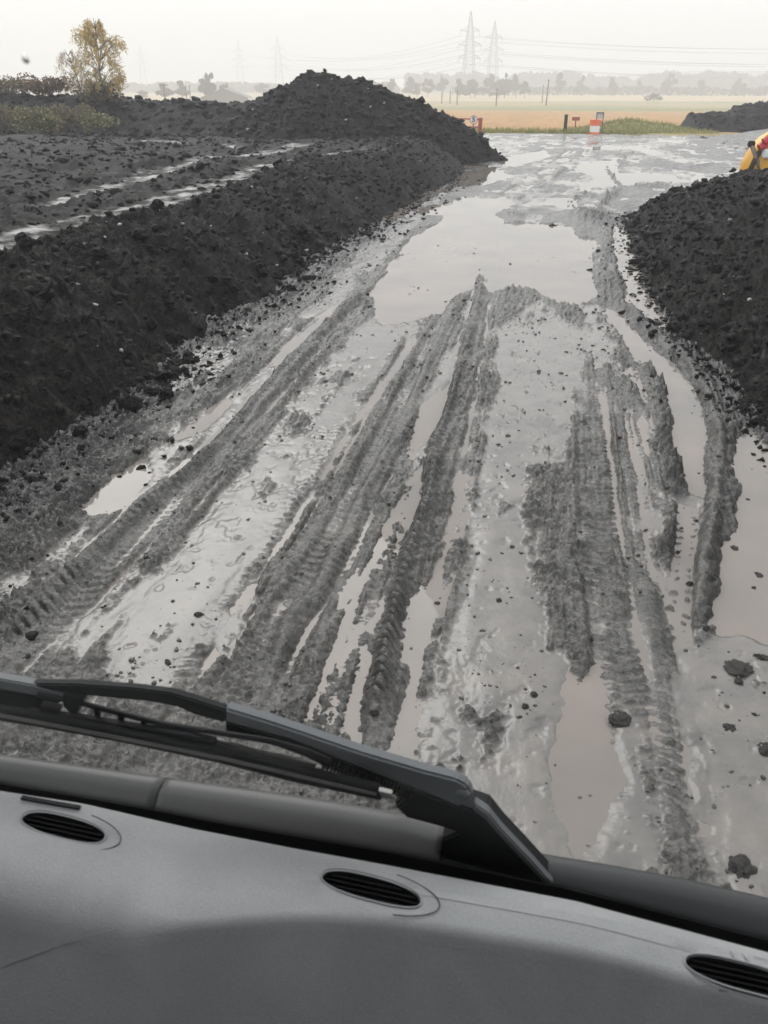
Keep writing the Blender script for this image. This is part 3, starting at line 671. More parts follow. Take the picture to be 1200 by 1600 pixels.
# far heap at the right of the field
XX, YY = np.meshgrid(np.linspace(7.6, 22, 180), np.linspace(55, 68, 80)); XX = XX.ravel(); YY = YY.ravel()
top = np.interp(XX, [7.6, 8.05, 8.3, 9.6, 10.4, 11.2, 12.4, 14, 22], [-.5, .1, .55, .60, .72, 1.1, 1.35, 1.4, 1.35])
ZZ = top - 0.42*np.maximum(np.abs(YY - 61.5) - 2.2, 0)**1.2 + 0.12*fbm(XX, YY, 0.7, 4, 131) + lump_relief(XX, YY, 0.3, 132)*1.5
zq = 0.3 + np.floor((ZZ - 0.3)/0.45)*0.45 + 0.45*sstep(0.5, 1, ((ZZ - 0.3)/0.45) % 1); ZZ = np.where(ZZ > 0.3, 0.45*ZZ + 0.55*zq, ZZ) + 0.07*fbm(XX, YY, 2.2, 3, 133)
M_FAR = plain('far_spoil', (0.017, 0.015, 0.013), 0.8, 0, 0.45, 0.8, 0.6, 3, 0.1)
me = grid_mesh('layered_heap', XX, YY, ZZ, 80, 180, np.zeros(XX.size))
lh = link('layered_heap', me, M_FAR)
LHZ = ZZ.reshape(80, 180)
tag(lh, 'flat-topped dark brown layered spoil heap at the field edge, right of the grassy mound', 'soil heap')

# ------------------------------------------------------------------ clods and crumbs
def scatter_on(name, parent, N, sample, zf, rmin, rmax, power, mat, flat=0.8, sink=0.25):
    x, y = sample(N); z = zf(x, y); ok = z > 0.0
    x, y, z = x[ok], y[ok], z[ok]
    r = rmin + (rmax - rmin)*RNG.random(len(x))**power
    r = r*np.clip(0.5 + y/16.0, 0.6, 1.5)
    me = lumps_mesh(name, np.stack([x, y, z], 1), r, flat, 0.33, sink)
    return tag(link(name, me, mat, parent), kind='stuff')
def s_bank(N):
    y = 2.6 + 26*RNG.random(N)**1.9; d = RNG.random(N)**1.1*2.1 - 0.15
    return bank_toe(y) - d, y
scatter_on('crumb_litter', bank, 11000, s_bank, lambda x, y: bank_height(x, y)[0], 0.007, 0.05, 4.5, M_CLOD, 0.7, 0.5)
def s_plat(N):
    y = 7 + 24*RNG.random(N)**1.3; d = 1.9 + 13*RNG.random(N)**1.2
    return bank_toe(y) - d, y
def z_plat(x, y):
    z, w = bank_height(x, y); return np.where(w > 0.15, -1, z)
scatter_on('plateau_crumbs', bank, 9000, s_plat, z_plat, 0.012, 0.075, 3.6, M_CLOD, 0.7, 0.65)
def s_heap(N):
    y = 4.2 + 17*RNG.random(N)**1.2; d = RNG.random(N)*2.2 - 0.1
    return heap_toe(y) + d, y
scatter_on('crumb_litter', heap, 6500, s_heap, heap_height, 0.009, 0.055, 4.0, M_CLOD, 0.7, 0.5)
def s_mound(N): return -13 + 11.5*RNG.random(N), 28.2 + 5*RNG.random(N)
scatter_on('crumb_litter', mound, 2600, s_mound, mound_height, 0.025, 0.10, 3.5, M_CLOD, 0.7, 0.5)
def s_ridge(N): return -40 + 32*RNG.random(N), 29 + 10*RNG.random(N)
scatter_on('crumb_litter', ridge, 3200, s_ridge, ridge_height, 0.03, 0.14, 2.5, M_CLOD, 0.7, 0.5)
xi = RNG.integers(8, 178, 1500); yi = RNG.integers(8, 50, 1500); zl = LHZ[yi, xi]
tag(link('crumb_litter', lumps_mesh('crumb_litter', np.stack([7.6 + 14.4*xi/179 + .04*RNG.normal(size=1500), 55 + 13*yi/79, zl], 1)[zl > 0.02], (0.05 + 0.22*RNG.random(1500)**3)[zl > 0.02], 0.6, 0.33, 0.45), M_FAR, lh), kind='stuff')
# small crumbs thrown over the track
def s_track(N):
    y = 1.9 + 13*RNG.random(N)**2.2; x = -3.3 + 5.3*RNG.random(N)
    k = fbm(x, y, 1.8, 2, 141) > RNG.random(N)*0.9 - 0.25
    return x[k], y[k]
x, y = s_track(13000); z = track_height(x, y)[0]; kp = (z > 0) | (RNG.random(len(x)) < 0.12); x, y, z = x[kp], y[kp], z[kp]; z = np.where(z < 0, -0.003, z)
r = (0.0025 + 0.012*RNG.random(len(x))**3.5)*np.clip(0.5 + y/7, 0.6, 2)
tag(link('mud_crumbs', lumps_mesh('mud_crumbs', np.stack([x, y, z], 1), r, 0.7, 0.3, 0.3), M_MUDCLOD, track), kind='stuff')
y = 2.6 + 24*RNG.random(4200)**1.8; x = bank_toe(y) + np.minimum(RNG.exponential(0.22, 4200), 1.3) - 0.1; z = np.maximum(track_height(x, y)[0], -0.004)
tag(link('spilled_crumbs', lumps_mesh('spilled_crumbs', np.stack([x, y, z], 1), (0.006 + 0.03*RNG.random(4200)**4)*np.clip(0.6 + y/16, .7, 1.5), 0.7, 0.33, 0.35), M_CLOD, bank), kind='stuff')
y = 5.5 + 14*RNG.random(1500); x = heap_toe(y) - np.minimum(RNG.exponential(0.14, 1500), .8) + 0.05; z = np.maximum(track_height(x, y)[0], -0.004)
tag(link('spilled_crumbs', lumps_mesh('spilled_crumbs', np.stack([x, y, z], 1), 0.007 + 0.035*RNG.random(1500)**3.5, 0.7, 0.33, 0.35), M_CLOD, heap), kind='stuff')
# pale stones in the banks
y = 3 + 22*RNG.random(70)**1.5; x = bank_toe(y) - 0.1 - 1.8*RNG.random(70); z = bank_height(x, y)[0]
tag(link('pale_stones', lumps_mesh('pale_stones', np.stack([x, y, z + .02], 1), 0.008 + 0.022*RNG.random(70)**2, 0.7, 0.3, 0.2), M_STONE, bank), kind='stuff')
y = 5 + 14*RNG.random(36); x = heap_toe(y) + 0.1 + 1.6*RNG.random(36); z = heap_height(x, y)
tag(link('pale_stones', lumps_mesh('pale_stones', np.stack([x, y, z + .02], 1), 0.008 + 0.022*RNG.random(36)**2, 0.7, 0.3, 0.2), M_STONE, heap), kind='stuff')
y = 28 + 4*RNG.random(22); x = -12 + 9.5*RNG.random(22); z = mound_height(x, y)
tag(link('pale_stones', lumps_mesh('pale_stones', np.stack([x, y, z + .03], 1), 0.03 + 0.03*RNG.random(22), 0.7, 0.3, 0.2), M_STONE, mound), kind='stuff')
# larger clods one can pick out
ny = 110
y = 3.2 + 13*RNG.random(ny)**1.5; x = bank_toe(y) - 0.55*RNG.random(ny)**1.4 + 0.18; z = np.maximum(bank_height(x, y)[0], 0.0)
for a_, b_, c_ in zip(x, y, z): clod(a_, b_, c_, random.uniform(0.025, 0.075)*min(1.4, 0.6 + b_/14), bank)
y = 3.6 + 11*RNG.random(60)**1.4; x = bank_toe(y) - 0.5 - 1.3*RNG.random(60); z = bank_height(x, y)[0]
for a_, b_, c_ in zip(x, y, z): clod(a_, b_, c_, random.uniform(0.03, 0.085), bank)
y = 6.2 + 13*RNG.random(50); x = heap_toe(y) + 0.9*RNG.random(50)**1.5 - 0.1; z = np.maximum(heap_height(x, y), 0)
for a_, b_, c_ in zip(x, y, z): clod(a_, b_, c_, random.uniform(0.03, 0.085), heap)
# loose clods lying in the slurry and puddles (px, py, radius)
for px_, py_, rr_ in [(205,645,.085),(232,640,.05),(250,598,.085),(262,628,.075),(240,622,.05),(292,592,.03),(150,615,.05),(295,560,.05),(345,560,.03),(130,690,.06)]:
    x_, y_ = G(px_, py_); clod(x_, y_, max(0, track_z(x_, y_)), rr_, bank)
LOOSE = [(1150,1048,.062,'wide flat dark clod lying in the silty water at the right of the track'), (1138,1140,.03,'small dark clod in the slurry just below the wide flat clod'),
         (1192,1030,.03,'dark clod in the silty puddle cut by the right edge of the picture'), (1195,1172,.035,'dark clod in slurry below the wide flat one, at the right picture edge'),
         (1150,858,.028,'round dark clod alone near the top of the silty puddle on the right'), (1185,900,.028,'small lump right of the round clod in the silty puddle'),
         (864,352,.075,'round dark lump standing at the far rim of the big puddle'), (1028,505,.05,'small round clod in the narrow puddle at the foot of the right heap'),
         (968,1130,.036,'crumpled mud lump on the slurry left of the right tyre track'), (817,1125,.02,'small crumpled mud lump in the middle of the slurry'), (1160,1360,.045,'dark flat clod in the slurry at the lower right corner of the track')]
for px_, py_, rr_, lab in LOOSE:
    x_, y_ = G(px_, py_); o = clod(x_, y_, max(0, track_z(x_, y_)) - 0.012 - rr_*0.15, rr_*1.1, None, MCLODS, 'mud_clod')
    o.scale.z *= 0.6; tag(o, lab, 'clod', 'loose clods on the track')
for k in range(70):
    y_ = random.uniform(2.2, 6.0); x_ = random.choice([random.uniform(1.0, 1.75), random.uniform(-2.4, 1.0), random.uniform(.9, 1.3)])
    clod(x_, y_, max(0, track_z(x_, y_)) - 0.006, random.uniform(0.008, 0.020), track, MCLODS)

# ================================================================== VEGETATION
def leaf_mat(name, cols, rough=0.6, transl=0.25):
    m, n, l, b = new_mat(name)
    at = n.new('ShaderNodeAttribute'); at.attribute_name = 'tint'
    r = n.new('ShaderNodeValToRGB')
    while len(r.color_ramp.elements) < len(cols): r.color_ramp.elements.new(0.5)
    for k, (e, c) in enumerate(zip(r.color_ramp.elements, cols)): e.position = k/(len(cols) - 1); e.color = (*c, 1)
    l.new(at.outputs['Fac'], r.inputs[0]); l.new(r.outputs[0], b.inputs['Base Color']); b.inputs['Roughness'].default_value = rough
    tr = n.new('ShaderNodeBsdfTranslucent'); mxs = n.new('ShaderNodeMixShader'); mxs.inputs[0].default_value = transl
    l.new(r.outputs[0], tr.inputs['Color']); l.new(b.outputs[0], mxs.inputs[1]); l.new(tr.outputs[0], mxs.inputs[2])
    l.new(mxs.outputs[0], n['Material Output'].inputs['Surface'])
    return m
def leaves_mesh(name, P, size, tint, elong=1.5, droop=0.0):
    N = len(P); a = RNG.normal(size=(N, 3)); a[:, 2] -= droop; a /= np.linalg.norm(a, axis=1)[:, None]
    c = RNG.normal(size=(N, 3)); c = np.cross(a, c); c /= np.linalg.norm(c, axis=1)[:, None]
    s = np.asarray(size).reshape(-1, 1)*np.ones((N, 1))
    nrm = np.cross(a, c)
    V = np.stack([P - a*s*elong*0.5, P + c*s*0.42 + nrm*s*0.12, P + a*s*elong*0.5, P - c*s*0.42 + nrm*s*0.12], 1).reshape(-1, 3)
    F = np.arange(4*N).reshape(N, 4)
    me = arr_mesh(name, V, F)
    at = me.attributes.new('tint', 'FLOAT', 'POINT'); at.data.foreach_set('value', np.repeat(np.clip(tint, 0, 1), 4).astype(np.float32))
    return me
def blob_points(blobs, N, shell=0.55):
    """points spread through overlapping ellipsoids (x,y,z,rx,ry,rz)"""
    bl = np.array(blobs, float); w = (bl[:, 3]*bl[:, 4]*bl[:, 5])**(2/3); w /= w.sum()
    k = RNG.choice(len(bl), N, p=w); d = RNG.normal(size=(N, 3)); d /= np.linalg.norm(d, axis=1)[:, None]
    r = (shell + (1 - shell)*RNG.random(N))**1.0*RNG.random(N)**0.18
    return bl[k, :3] + d*bl[k, 3:6]*r[:, None]
M_BARK = plain('bark', (0.10, 0.085, 0.07), 0.85, 0, 0.35, 6)
M_BIRCHBARK = plain('birch_bark', (0.22, 0.20, 0.18), 0.8, 0, 0.5, 5)
M_BIRCHLEAF = leaf_mat('birch_leaves', [(0.60, 0.37, 0.11), (0.64, 0.45, 0.14), (0.52, 0.42, 0.15), (0.36, 0.33, 0.13)], .6, .45)
M_RUSSET = leaf_mat('russet_leaves', [(0.40, 0.20, 0.10), (0.46, 0.27, 0.13), (0.40, 0.30, 0.16)], .6, .45)
M_BRAMBLE = leaf_mat('bramble_leaves', [(0.22, 0.11, 0.08), (0.11, 0.105, 0.055), (0.15, 0.145, 0.075), (0.26, 0.25, 0.11), (0.36, 0.33, 0.16)], .6, .35)
M_FARLEAF = leaf_mat('far_green_leaves', [(0.03, 0.038, 0.02), (0.055, 0.06, 0.028), (0.09, 0.08, 0.04)])
M_FARRUST = leaf_mat('far_autumn_leaves', [(0.11, 0.065, 0.035), (0.15, 0.095, 0.045), (0.10, 0.09, 0.045)])
M_GRASS = leaf_mat('verge_grass_blades', [(0.17, 0.19, 0.06), (0.26, 0.26, 0.09), (0.38, 0.32, 0.14)], .7, .45)

def limb_tree(name, loc, trunk_path, trunk_r, limbs, crown_me, mat_leaf, mat_bark):
    t = empty(name, loc); bm = bmesh.new(); add_tube(bm, trunk_path, trunk_r, 8)
    for p_, r_ in limbs: add_tube(bm, p_, r_, 5)
    bm_obj('trunk', bm, mat_bark, t); link('crown', crown_me, mat_leaf, t); return t
def birch(loc, H, W, mat, n_sprays, n_leaf, seed, lean=0.0, bare=0.0):
    rs = random.Random(seed); pts = [(lean*H*k*k/64.0 + rs.uniform(-.03, .03)*H*0.3, rs.uniform(-.02, .02)*H*0.3, H*0.96*k/8) for k in range(9)]
    rad = [0.028*H*(1 - k/8.5)*0.5 + 0.008 for k in range(9)]
    limbs = []; P = []; T = []
    for k in range(n_sprays):
        f = rs.uniform(0.14, 0.95); base = Vector(pts[int(f*8)])
        a = rs.uniform(0, 6.283); env = W*(math.sin(min(1, (1.08 - f)*1.35)*math.pi/2))*rs.uniform(0.45, 1.0)*(0.55 + 0.45*min(1, f/0.3))
        tip = base + Vector((math.cos(a)*env, math.sin(a)*env, env*rs.uniform(0.35, 0.9) + 0.02*H))
        tip.z = min(tip.z, H*1.0)
        mid = base.lerp(tip, 0.55) + Vector((0, 0, 0.06*H*rs.random()))
        limbs.append(([base, mid, tip], [0.011*H*0.5, 0.006*H*0.5, 0.004]))
        for q in range(3):                                         # hanging sprays at the end of each limb
            st = mid.lerp(tip, rs.uniform(0.1, 1.0)); ln = rs.uniform(0.06, 0.17)*H
            out = Vector((math.cos(a + rs.uniform(-.8, .8)), math.sin(a + rs.uniform(-.8, .8)), 0))*rs.uniform(.1, .45)*ln
            end = st + out + Vector((0, 0, -ln)); limbs.append(([st, st.lerp(end, .5) + out*0.35, end], [0.004, 0.003, 0.002]))
            tone = rs.random()*0.8 + 0.25*(1 - f)
            for w in range(int(n_leaf*(1 - bare*rs.random()))):
                u = rs.random(); p = st.lerp(end, u) + out*0.35*math.sin(u*math.pi)
                P.append((p.x + rs.gauss(0, .03)*H*.5, p.y + rs.gauss(0, .03)*H*.5, p.z + rs.gauss(0, .03)*H*.5)); T.append(tone + rs.uniform(-.2, .2))
    me = leaves_mesh('crown', np.array(P), 0.016*H*(0.7 + 0.6*RNG.random(len(P))), np.array(T), 1.4, 0.5)
    return limb_tree('birch_tree', loc, pts, rad, limbs, me, mat, M_BIRCHBARK)
bx, by, _ = atY(158, 150, 36.5)
o = birch((bx + .1, by, 1.75), 3.25, 1.3, M_BIRCHLEAF, 105, 20, 5, 0.02)
tag(o, 'golden autumn birch tree rising above the dark ridge', 'tree')
bx, by, _ = atY(128, 150, 36.9)
o = birch((bx, by, 1.75), 2.1, 1.15, M_RUSSET, 60, 16, 9, -0.22, 0.7)
tag(o, 'thin half-bare russet tree leaning left beside the golden birch', 'tree')

def bramble(loc, rx, ry, rz, N, tones, seed, lsize=0.09):
    rs = random.Random(seed); t = empty('bramble_bush', loc)
    bl = [(rs.uniform(-.6, .6)*rx, rs.uniform(-.5, .5)*ry, rz*rs.uniform(.25, .75), rx*rs.uniform(.3, .55), ry*rs.uniform(.3, .55), rz*rs.uniform(.3, .5)) for _ in range(9)]
    P = blob_points(bl, N); P[:, 2] = np.maximum(P[:, 2], -0.1)
    base = np.interp(RNG.random(N)**1.5, [0, 1], tones) + 0.22*fbm(P[:, 0]*1.0, P[:, 2]*1.0 + P[:, 1], 2.2, 2, seed % 50)
    link('foliage', leaves_mesh('foliage', P, lsize*(0.6 + 0.8*RNG.random(N)), base, 1.3), M_BRAMBLE, t)
    bm = bmesh.new()
    for k in range(9):
        a = rs.uniform(0, 6.28); e = Vector((math.cos(a)*rx*rs.uniform(.5, 1.05), math.sin(a)*ry*rs.uniform(.5, 1), rz*rs.uniform(.2, .8)))
        m_ = Vector((e.x*.45, e.y*.45, rz*rs.uniform(.9, 1.25))); add_tube(bm, [(0, 0, -.1), m_*.8, m_.lerp(e, .5) + Vector((0, 0, .1)), e], [.014, .012, .009, .005], 5)
    bm_obj('canes', bm, M_BARK, t); return t
BR = [(12,150,37.6,1.7,1.0,.8,1500,(.0,.55),'dark bramble thicket at the left picture edge, on top of the ridge'),
      (75,150,37.2,1.5,.9,.85,1500,(-.1,.45),'reddish-topped bramble thicket just left of the birch, on the ridge'),
      (8,190,33.4,1.7,1.0,1.0,1700,(.05,.6),'olive bramble low on the ridge face at the left picture edge'),
      (66,192,31.6,1.2,.7,1.0,1200,(.25,.95),'pale yellow-green bramble low on the ridge face'),
      (112,178,33.2,1.4,.9,1.0,1600,(.1,.6),'dark green bramble directly below the russet tree'),
      (154,190,32.0,.8,.5,.8,520,(.3,.95),'small yellowish bramble sprig below the birch'),
      (150,150,36.4,1.3,.8,.8,1100,(.05,.6),'bramble tangle round the foot of the birch')]
for px_, py_, Y_, rx, ry, rz, N, tones, lab in BR:
    x_, y_, z_ = atY(px_, py_, Y_); zz = max(float(ridge_height(np.array([x_]), np.array([y_]))[0]), float(bank_height(np.array([x_]), np.array([y_]))[0][0]))
    tag(bramble((x_, y_, zz - .05), rx, ry, rz, N, tones, int(px_*7 + py_)), lab, 'bush', 'brambles on the ridge')

# verge grass along the field edge and over the grassy mound
def gm_height(X, Y):
    return 0.60*np.exp(-((X - 4.4)/2.6)**4)*np.exp(-((Y - 57.5)/1.9)**2)*(0.9 + 0.15*np.sin(X*1.9)) - 0.12
XX, YY = np.meshgrid(np.linspace(.2, 9.4, 60), np.linspace(53.6, 61.5, 34)); XX = XX.ravel(); YY = YY.ravel()
M_TURF = plain('turf', (0.19, 0.185, 0.075), 0.95, 0, 0.35, 1.2)
gm = link('grassy_mound', grid_mesh('grassy_mound', XX, YY, gm_height(XX, YY) + 0.06*fbm(XX, YY, .8, 3, 151), 34, 60), M_TURF)
tag(gm, 'low green grassy mound behind the orange and white barrier', 'mound')
def blades(name, x, y, z, h, mat, parent=None):
    N = len(x); a = RNG.random(N)*6.283; w = 0.02 + 0.02*RNG.random(N); ln = RNG.normal(size=(N, 2))*0.35
    B = np.stack([x, y, z], 1); o_ = np.stack([np.cos(a)*w, np.sin(a)*w, np.zeros(N)], 1)
    tip = B + np.stack([ln[:, 0]*h, ln[:, 1]*h, h], 1)
    V = np.stack([B - o_, B + o_, tip], 1).reshape(-1, 3); me = arr_mesh(name, V, np.arange(3*N).reshape(N, 3))
    at = me.attributes.new('tint', 'FLOAT', 'POINT'); at.data.foreach_set('value', np.repeat(RNG.random(N), 3).astype(np.float32))
    return link(name, me, mat, parent)
x = .4 + 8.6*RNG.random(5200); y = 54 + 6*RNG.random(5200)
tag(blades('turf_blades', x, y, gm_height(x, y) - .02, 0.10 + 0.22*RNG.random(5200)**2, M_GRASS, gm), kind='stuff')
x = -9 + 14*RNG.random(5000); y = 53.6 + 2.6*RNG.random(5000)**1.5
tag(blades('verge_grass', x, y, field_z(y) - .02, 0.08 + 0.26*RNG.random(5000)**2.2, M_GRASS), 'rough yellow-green grass along the near edge of the stubble field', 'grass', None, 'stuff')

# ------------------------------------------------------------------ trees across the fields
def far_tree(px_, top, base, Y_, wpx, mat, N=420, seed=1, conical=False):
    x_, y_, _ = atY(px_, base, Y_); zb = float(field_z(Y_)) - 0.1
    ztop = atY(px_, top, Y_)[2]; H = ztop - zb; W = wpx/1500.0*Y_
    rs = random.Random(seed); t = empty('field_tree', (x_, y_, zb))
    bl = []
    for k in range(11):
        f = rs.uniform(0.28, 0.88); e = math.sin(min(1, max(0.12, (1.05 - f)*(1.25 if not conical else .9)))*math.pi/2)
        bl.append((rs.uniform(-.62, .62)*W*e, rs.uniform(-.55, .55)*W*e, H*f, W*rs.uniform(.3, .5)*e, W*rs.uniform(.3, .5)*e, H*rs.uniform(.10, .13)))
    P = blob_points(bl, N)
    tint = np.clip(0.15 + 0.6*P[:, 2]/H + 0.3*RNG.normal(size=N)*.6, 0, 1)
    link('crown', leaves_mesh('crown', P, H*0.095*(0.6 + 0.8*RNG.random(N)), tint, 1.2), mat, t)
    bm = bmesh.new(); add_tube(bm, [(0, 0, 0), (rs.uniform(-.02, .02)*H, 0, H*.4), (rs.uniform(-.04, .04)*H, 0, H*.8)], [H*.022, H*.016, H*.005], 6)
    for k in range(5):
        a = rs.uniform(0, 6.28); z0 = H*rs.uniform(.2, .5); add_tube(bm, [(0, 0, z0), (math.cos(a)*W*.35, math.sin(a)*W*.35, z0 + H*.14), (math.cos(a)*W*.7, math.sin(a)*W*.7, z0 + H*.26)], [H*.010, H*.007, H*.002], 5)
    bm_obj('trunk', bm, M_BARK, t); return t
ROW = [(872,112,147,470,15,0,'widest tree of the misty row right of the twin pylons, first in the row'), (908,117,146,480,12,0,'second misty tree in the row right of the twin pylons'),
       (955,120,146,480,11,0,'third misty tree in the row right of the twin pylons'), (1045,113,145,500,15,0,'rounded misty tree above the lone dark bush, fourth in the row'),
       (1093,122,145,500,10,0,'small misty tree, fifth in the row across the fields'), (1155,118,145,500,14,0,'last misty tree of the row, near the right picture edge'),
       (998,124,146,520,8,0,'slight misty tree between the third and fourth of the row')]
for k, (px_, tp, bs, Y_, w_, q, lab) in enumerate(ROW):
    tag(far_tree(px_, tp, bs, Y_, w_, M_FARLEAF, 1100, 20 + k), lab, 'tree', 'row of trees across the fields')
CL = [(612,122,400,18,1),(640,118,430,20,0),(668,121,415,18,1),(692,117,440,20,0),(718,121,400,18,0),(742,116,420,20,0),(765,113,430,22,0),(788,112,410,20,0),(806,114,425,18,0),(820,124,400,14,0),(595,126,420,16,1),(580,124,440,18,0),(652,128,390,16,1),(735,128,385,16,0),(778,126,385,18,0)]
ORD = 'first second third fourth fifth sixth seventh eighth ninth tenth eleventh twelfth thirteenth fourteenth fifteenth'.split()
for k, (px_, tp, Y_, w_, q) in enumerate(CL):
    o = far_tree(px_, tp, 150, Y_, w_, (M_FARLEAF, M_FARRUST)[q], 1100, 50 + k, k % 3 == 0)
    rank = sorted(c[0] for c in CL).index(px_)
    tag(o, ('hazy autumn-toned tree, ' if q else 'hazy green tree, ') + ORD[rank] + ' from the left in the misty clump around the twin pylons', 'tree', 'trees of the misty clump below the pylons')
LT = [(328,112,300,22,0,'tall rounded hazy tree standing over the barn roof'), (352,128,330,16,0,'low hazy tree directly behind the barn roof'), (258,128,290,20,1,'pale autumn tree behind the bank, left of the rounded tree, beside a pole'), (285,124,300,18,1,'second pale autumn tree behind the bank, nearer the barn'),
      (222,140,330,18,1,'low pale tree at the right foot of the birch, far behind the ridge'), (410,128,420,26,0,'faint misty tree just left of the black heap')]
for k, (px_, tp, Y_, w_, q, lab) in enumerate(LT):
    tag(far_tree(px_, tp, 152, Y_, w_, (M_FARLEAF, M_FARRUST)[q], 1100, 80 + k), lab, 'tree', 'trees beyond the ridge')
x_, y_, z_ = atY(1020, 150, 330)
P = blob_points([(-1.4, 0, 1.2, 1.8, 1.2, 1.1), (1.0, 0, 1.5, 1.9, 1.3, 1.2), (2.6, 0, 1.0, 1.2, 1, .8), (0, .3, 2.0, 1.2, 1, .9)], 500)
bu = empty('hawthorn_bush', (x_, y_, float(field_z(330)) - .1)); link('foliage', leaves_mesh('foliage', P, .4, RNG.random(500), 1.2), M_FARLEAF, bu)
bm = bmesh.new()
for k in range(4): add_tube(bm, [(k - 1.5, 0, -.1), ((k - 1.5)*1.2, .1, 1.3)], [.1, .04], 5)
bm_obj('stem', bm, M_BARK, bu); tag(bu, 'lone dark bush out in the pale green field', 'bush')
# far woods and hedges that read as one mass
def wood(name, lab, x0, x1, Y_, zt, N, mat, size):
    x = x0 + (x1 - x0)*RNG.random(N); zb = float(field_z(Y_)); top = zt*(0.7 + 0.35*fbm(x, x*0 + Y_, 0.035, 3, 161) + 0.25*fbm(x, x*0, .12, 2, 163))
    z = zb + top*RNG.random(N)**0.7; y = Y_ + 22*(RNG.random(N) - .5)
    o_ = link(name, leaves_mesh(name, np.stack([x, y, z], 1), size*(0.6 + .8*RNG.random(N)), RNG.random(N)*.6, 1.2), mat); tag(o_, lab, 'trees', None, 'stuff')
wood('far_woodland', 'far misty woodland along the skyline behind the fields', -120, 330, 720, 15, 12000, M_FARLEAF, 4.2)
wood('field_hedge', 'thin grey hedge at the far edge of the pale field', -60, 260, 515, 5.0, 4500, M_FARLEAF, 1.6)
wood('left_woodland', 'misty woodland behind the barn and the ridge', -420, -110, 620, 8, 5000, M_FARLEAF, 2.6)
xs = np.linspace(-900, 1200, 80); ysq = np.linspace(900, 1400, 10); XX, YY = np.meshgrid(xs, ysq); XX = XX.ravel(); YY = YY.ravel()
ZZ = -3.5 + 26*sstep(900, 1300, YY)*sstep(-250, 250, XX)*(0.85 + .25*fbm(XX, YY, .003, 3, 171))
tag(link('hills', grid_mesh('hills', XX, YY, ZZ, 10, 80), plain('hill_pasture', (.10, .11, .06), .95, 0, .3, .01)), 'low hill fading into the mist on the horizon', None, None, 'structure')

# ------------------------------------------------------------------ pylons, cables, poles
M_STEEL = plain('galvanised_steel', (0.16, 0.165, 0.17), 0.6, 0.3, 0.15, 2)
M_POLE = plain('creosoted_timber', (0.07, 0.06, 0.05), 0.85, 0, 0.3, 3)
def make_pylon():
    t = empty('electricity_pylon'); H = 46.0
    def hw(z): return np.interp(z, [0, 12, 20, 27, 35.5, 46], [4.3, 3.3, 2.75, 2.3, 1.6, 0.15])
    zs = [0, 6.5, 12, 16.5, 20.5, 24, 27.5, 30.5, 33, 35.5, 38.5, 42, 45.8]
    bm = bmesh.new(); cs = [(-1, -1), (1, -1), (1, 1), (-1, 1)]
    for z0, z1 in zip(zs[:-1], zs[1:]):
        a, b_ = float(hw(z0)), float(hw(z1))
        for (sx_, sy_), (tx_, ty_) in zip(cs, cs[1:] + cs[:1]):
            add_bar(bm, (sx_*a, sy_*a, z0), (sx_*b_, sy_*b_, z1), .28)
            add_bar(bm, (sx_*a, sy_*a, z0), (tx_*b_, ty_*b_, z1), .13); add_bar(bm, (tx_*a, ty_*a, z0), (sx_*b_, sy_*b_, z1), .13)
            add_bar(bm, (sx_*b_, sy_*b_, z1), (tx_*b_, ty_*b_, z1), .13)
    bm_obj('tower', bm, M_STEEL, t)
    for z, half in ((20.0, 7.2), (27.2, 7.6), (35.0, 6.2)):
        bm = bmesh.new(); w = float(hw(z))
        for sd in (-1, 1):
            for sy_ in (-1, 1):
                add_bar(bm, (sd*w, sy_*w, z), (sd*half, 0, z + .3), .32); add_bar(bm, (sd*w, sy_*w, z + 2.2), (sd*half, 0, z + .3), .26)
            for f in (.35, .68): add_bar(bm, (sd*(w + f*(half - w)), 0, z + .1), (sd*(w + f*(half - w)), 0, z + 2.2*(1 - f) + .2), .15)
        c = bm_obj('crossarm', bm, M_STEEL, t)
        for sd in (-1, 1):
            bm = bmesh.new(); add_tube(bm, [(sd*half, 0, z + .25), (sd*half, 0, z - 2.6)], .14, 6); bm_obj('insulator', bm, M_STEEL, c)
    return t
def copy_tree(o, parent=None):
    c = o.copy(); COL.objects.link(c); c.parent = parent
    for ch in list(o.children): copy_tree(ch, c)
    return c
PY = [(731, 600, 'nearer and taller of the twin pylons above the tree clump'), (768, 690, 'farther and shorter of the twin pylons above the tree clump'),
      (437, 860, 'faint misty pylon just left of the black heap peak'), (377, 930, 'very faint pylon, left neighbour of the one beside the heap peak'), (226, 1000, 'barely visible pylon in the mist right of the birch')]
pyl = []; proto = None
for px_, Y_, lab in PY:
    x_, y_, _ = atY(px_, 140, Y_); o = proto if False else (make_pylon() if proto is None else copy_tree(proto)); proto = proto or o
    o.location = (x_, y_, float(field_z(Y_)) - .2); o.rotation_euler = (0, 0, 0.35); tag(o, lab, 'pylon', 'pylons of the power lines'); pyl.append(o)
bpy.context.view_layer.update()
M_CABLE = plain('cable', (0.12, 0.12, 0.125), 0.6, 0.4, 0.1, 1)
class Support:                                        # a pylon too far round to the right to be built
    def __init__(self, px_, Y_): x_, y_, _ = atY(px_, 140, Y_); self.location = (x_, y_, float(field_z(Y_)) - .2)
pyl += [Support(1900, 560), Support(1900, 640)]
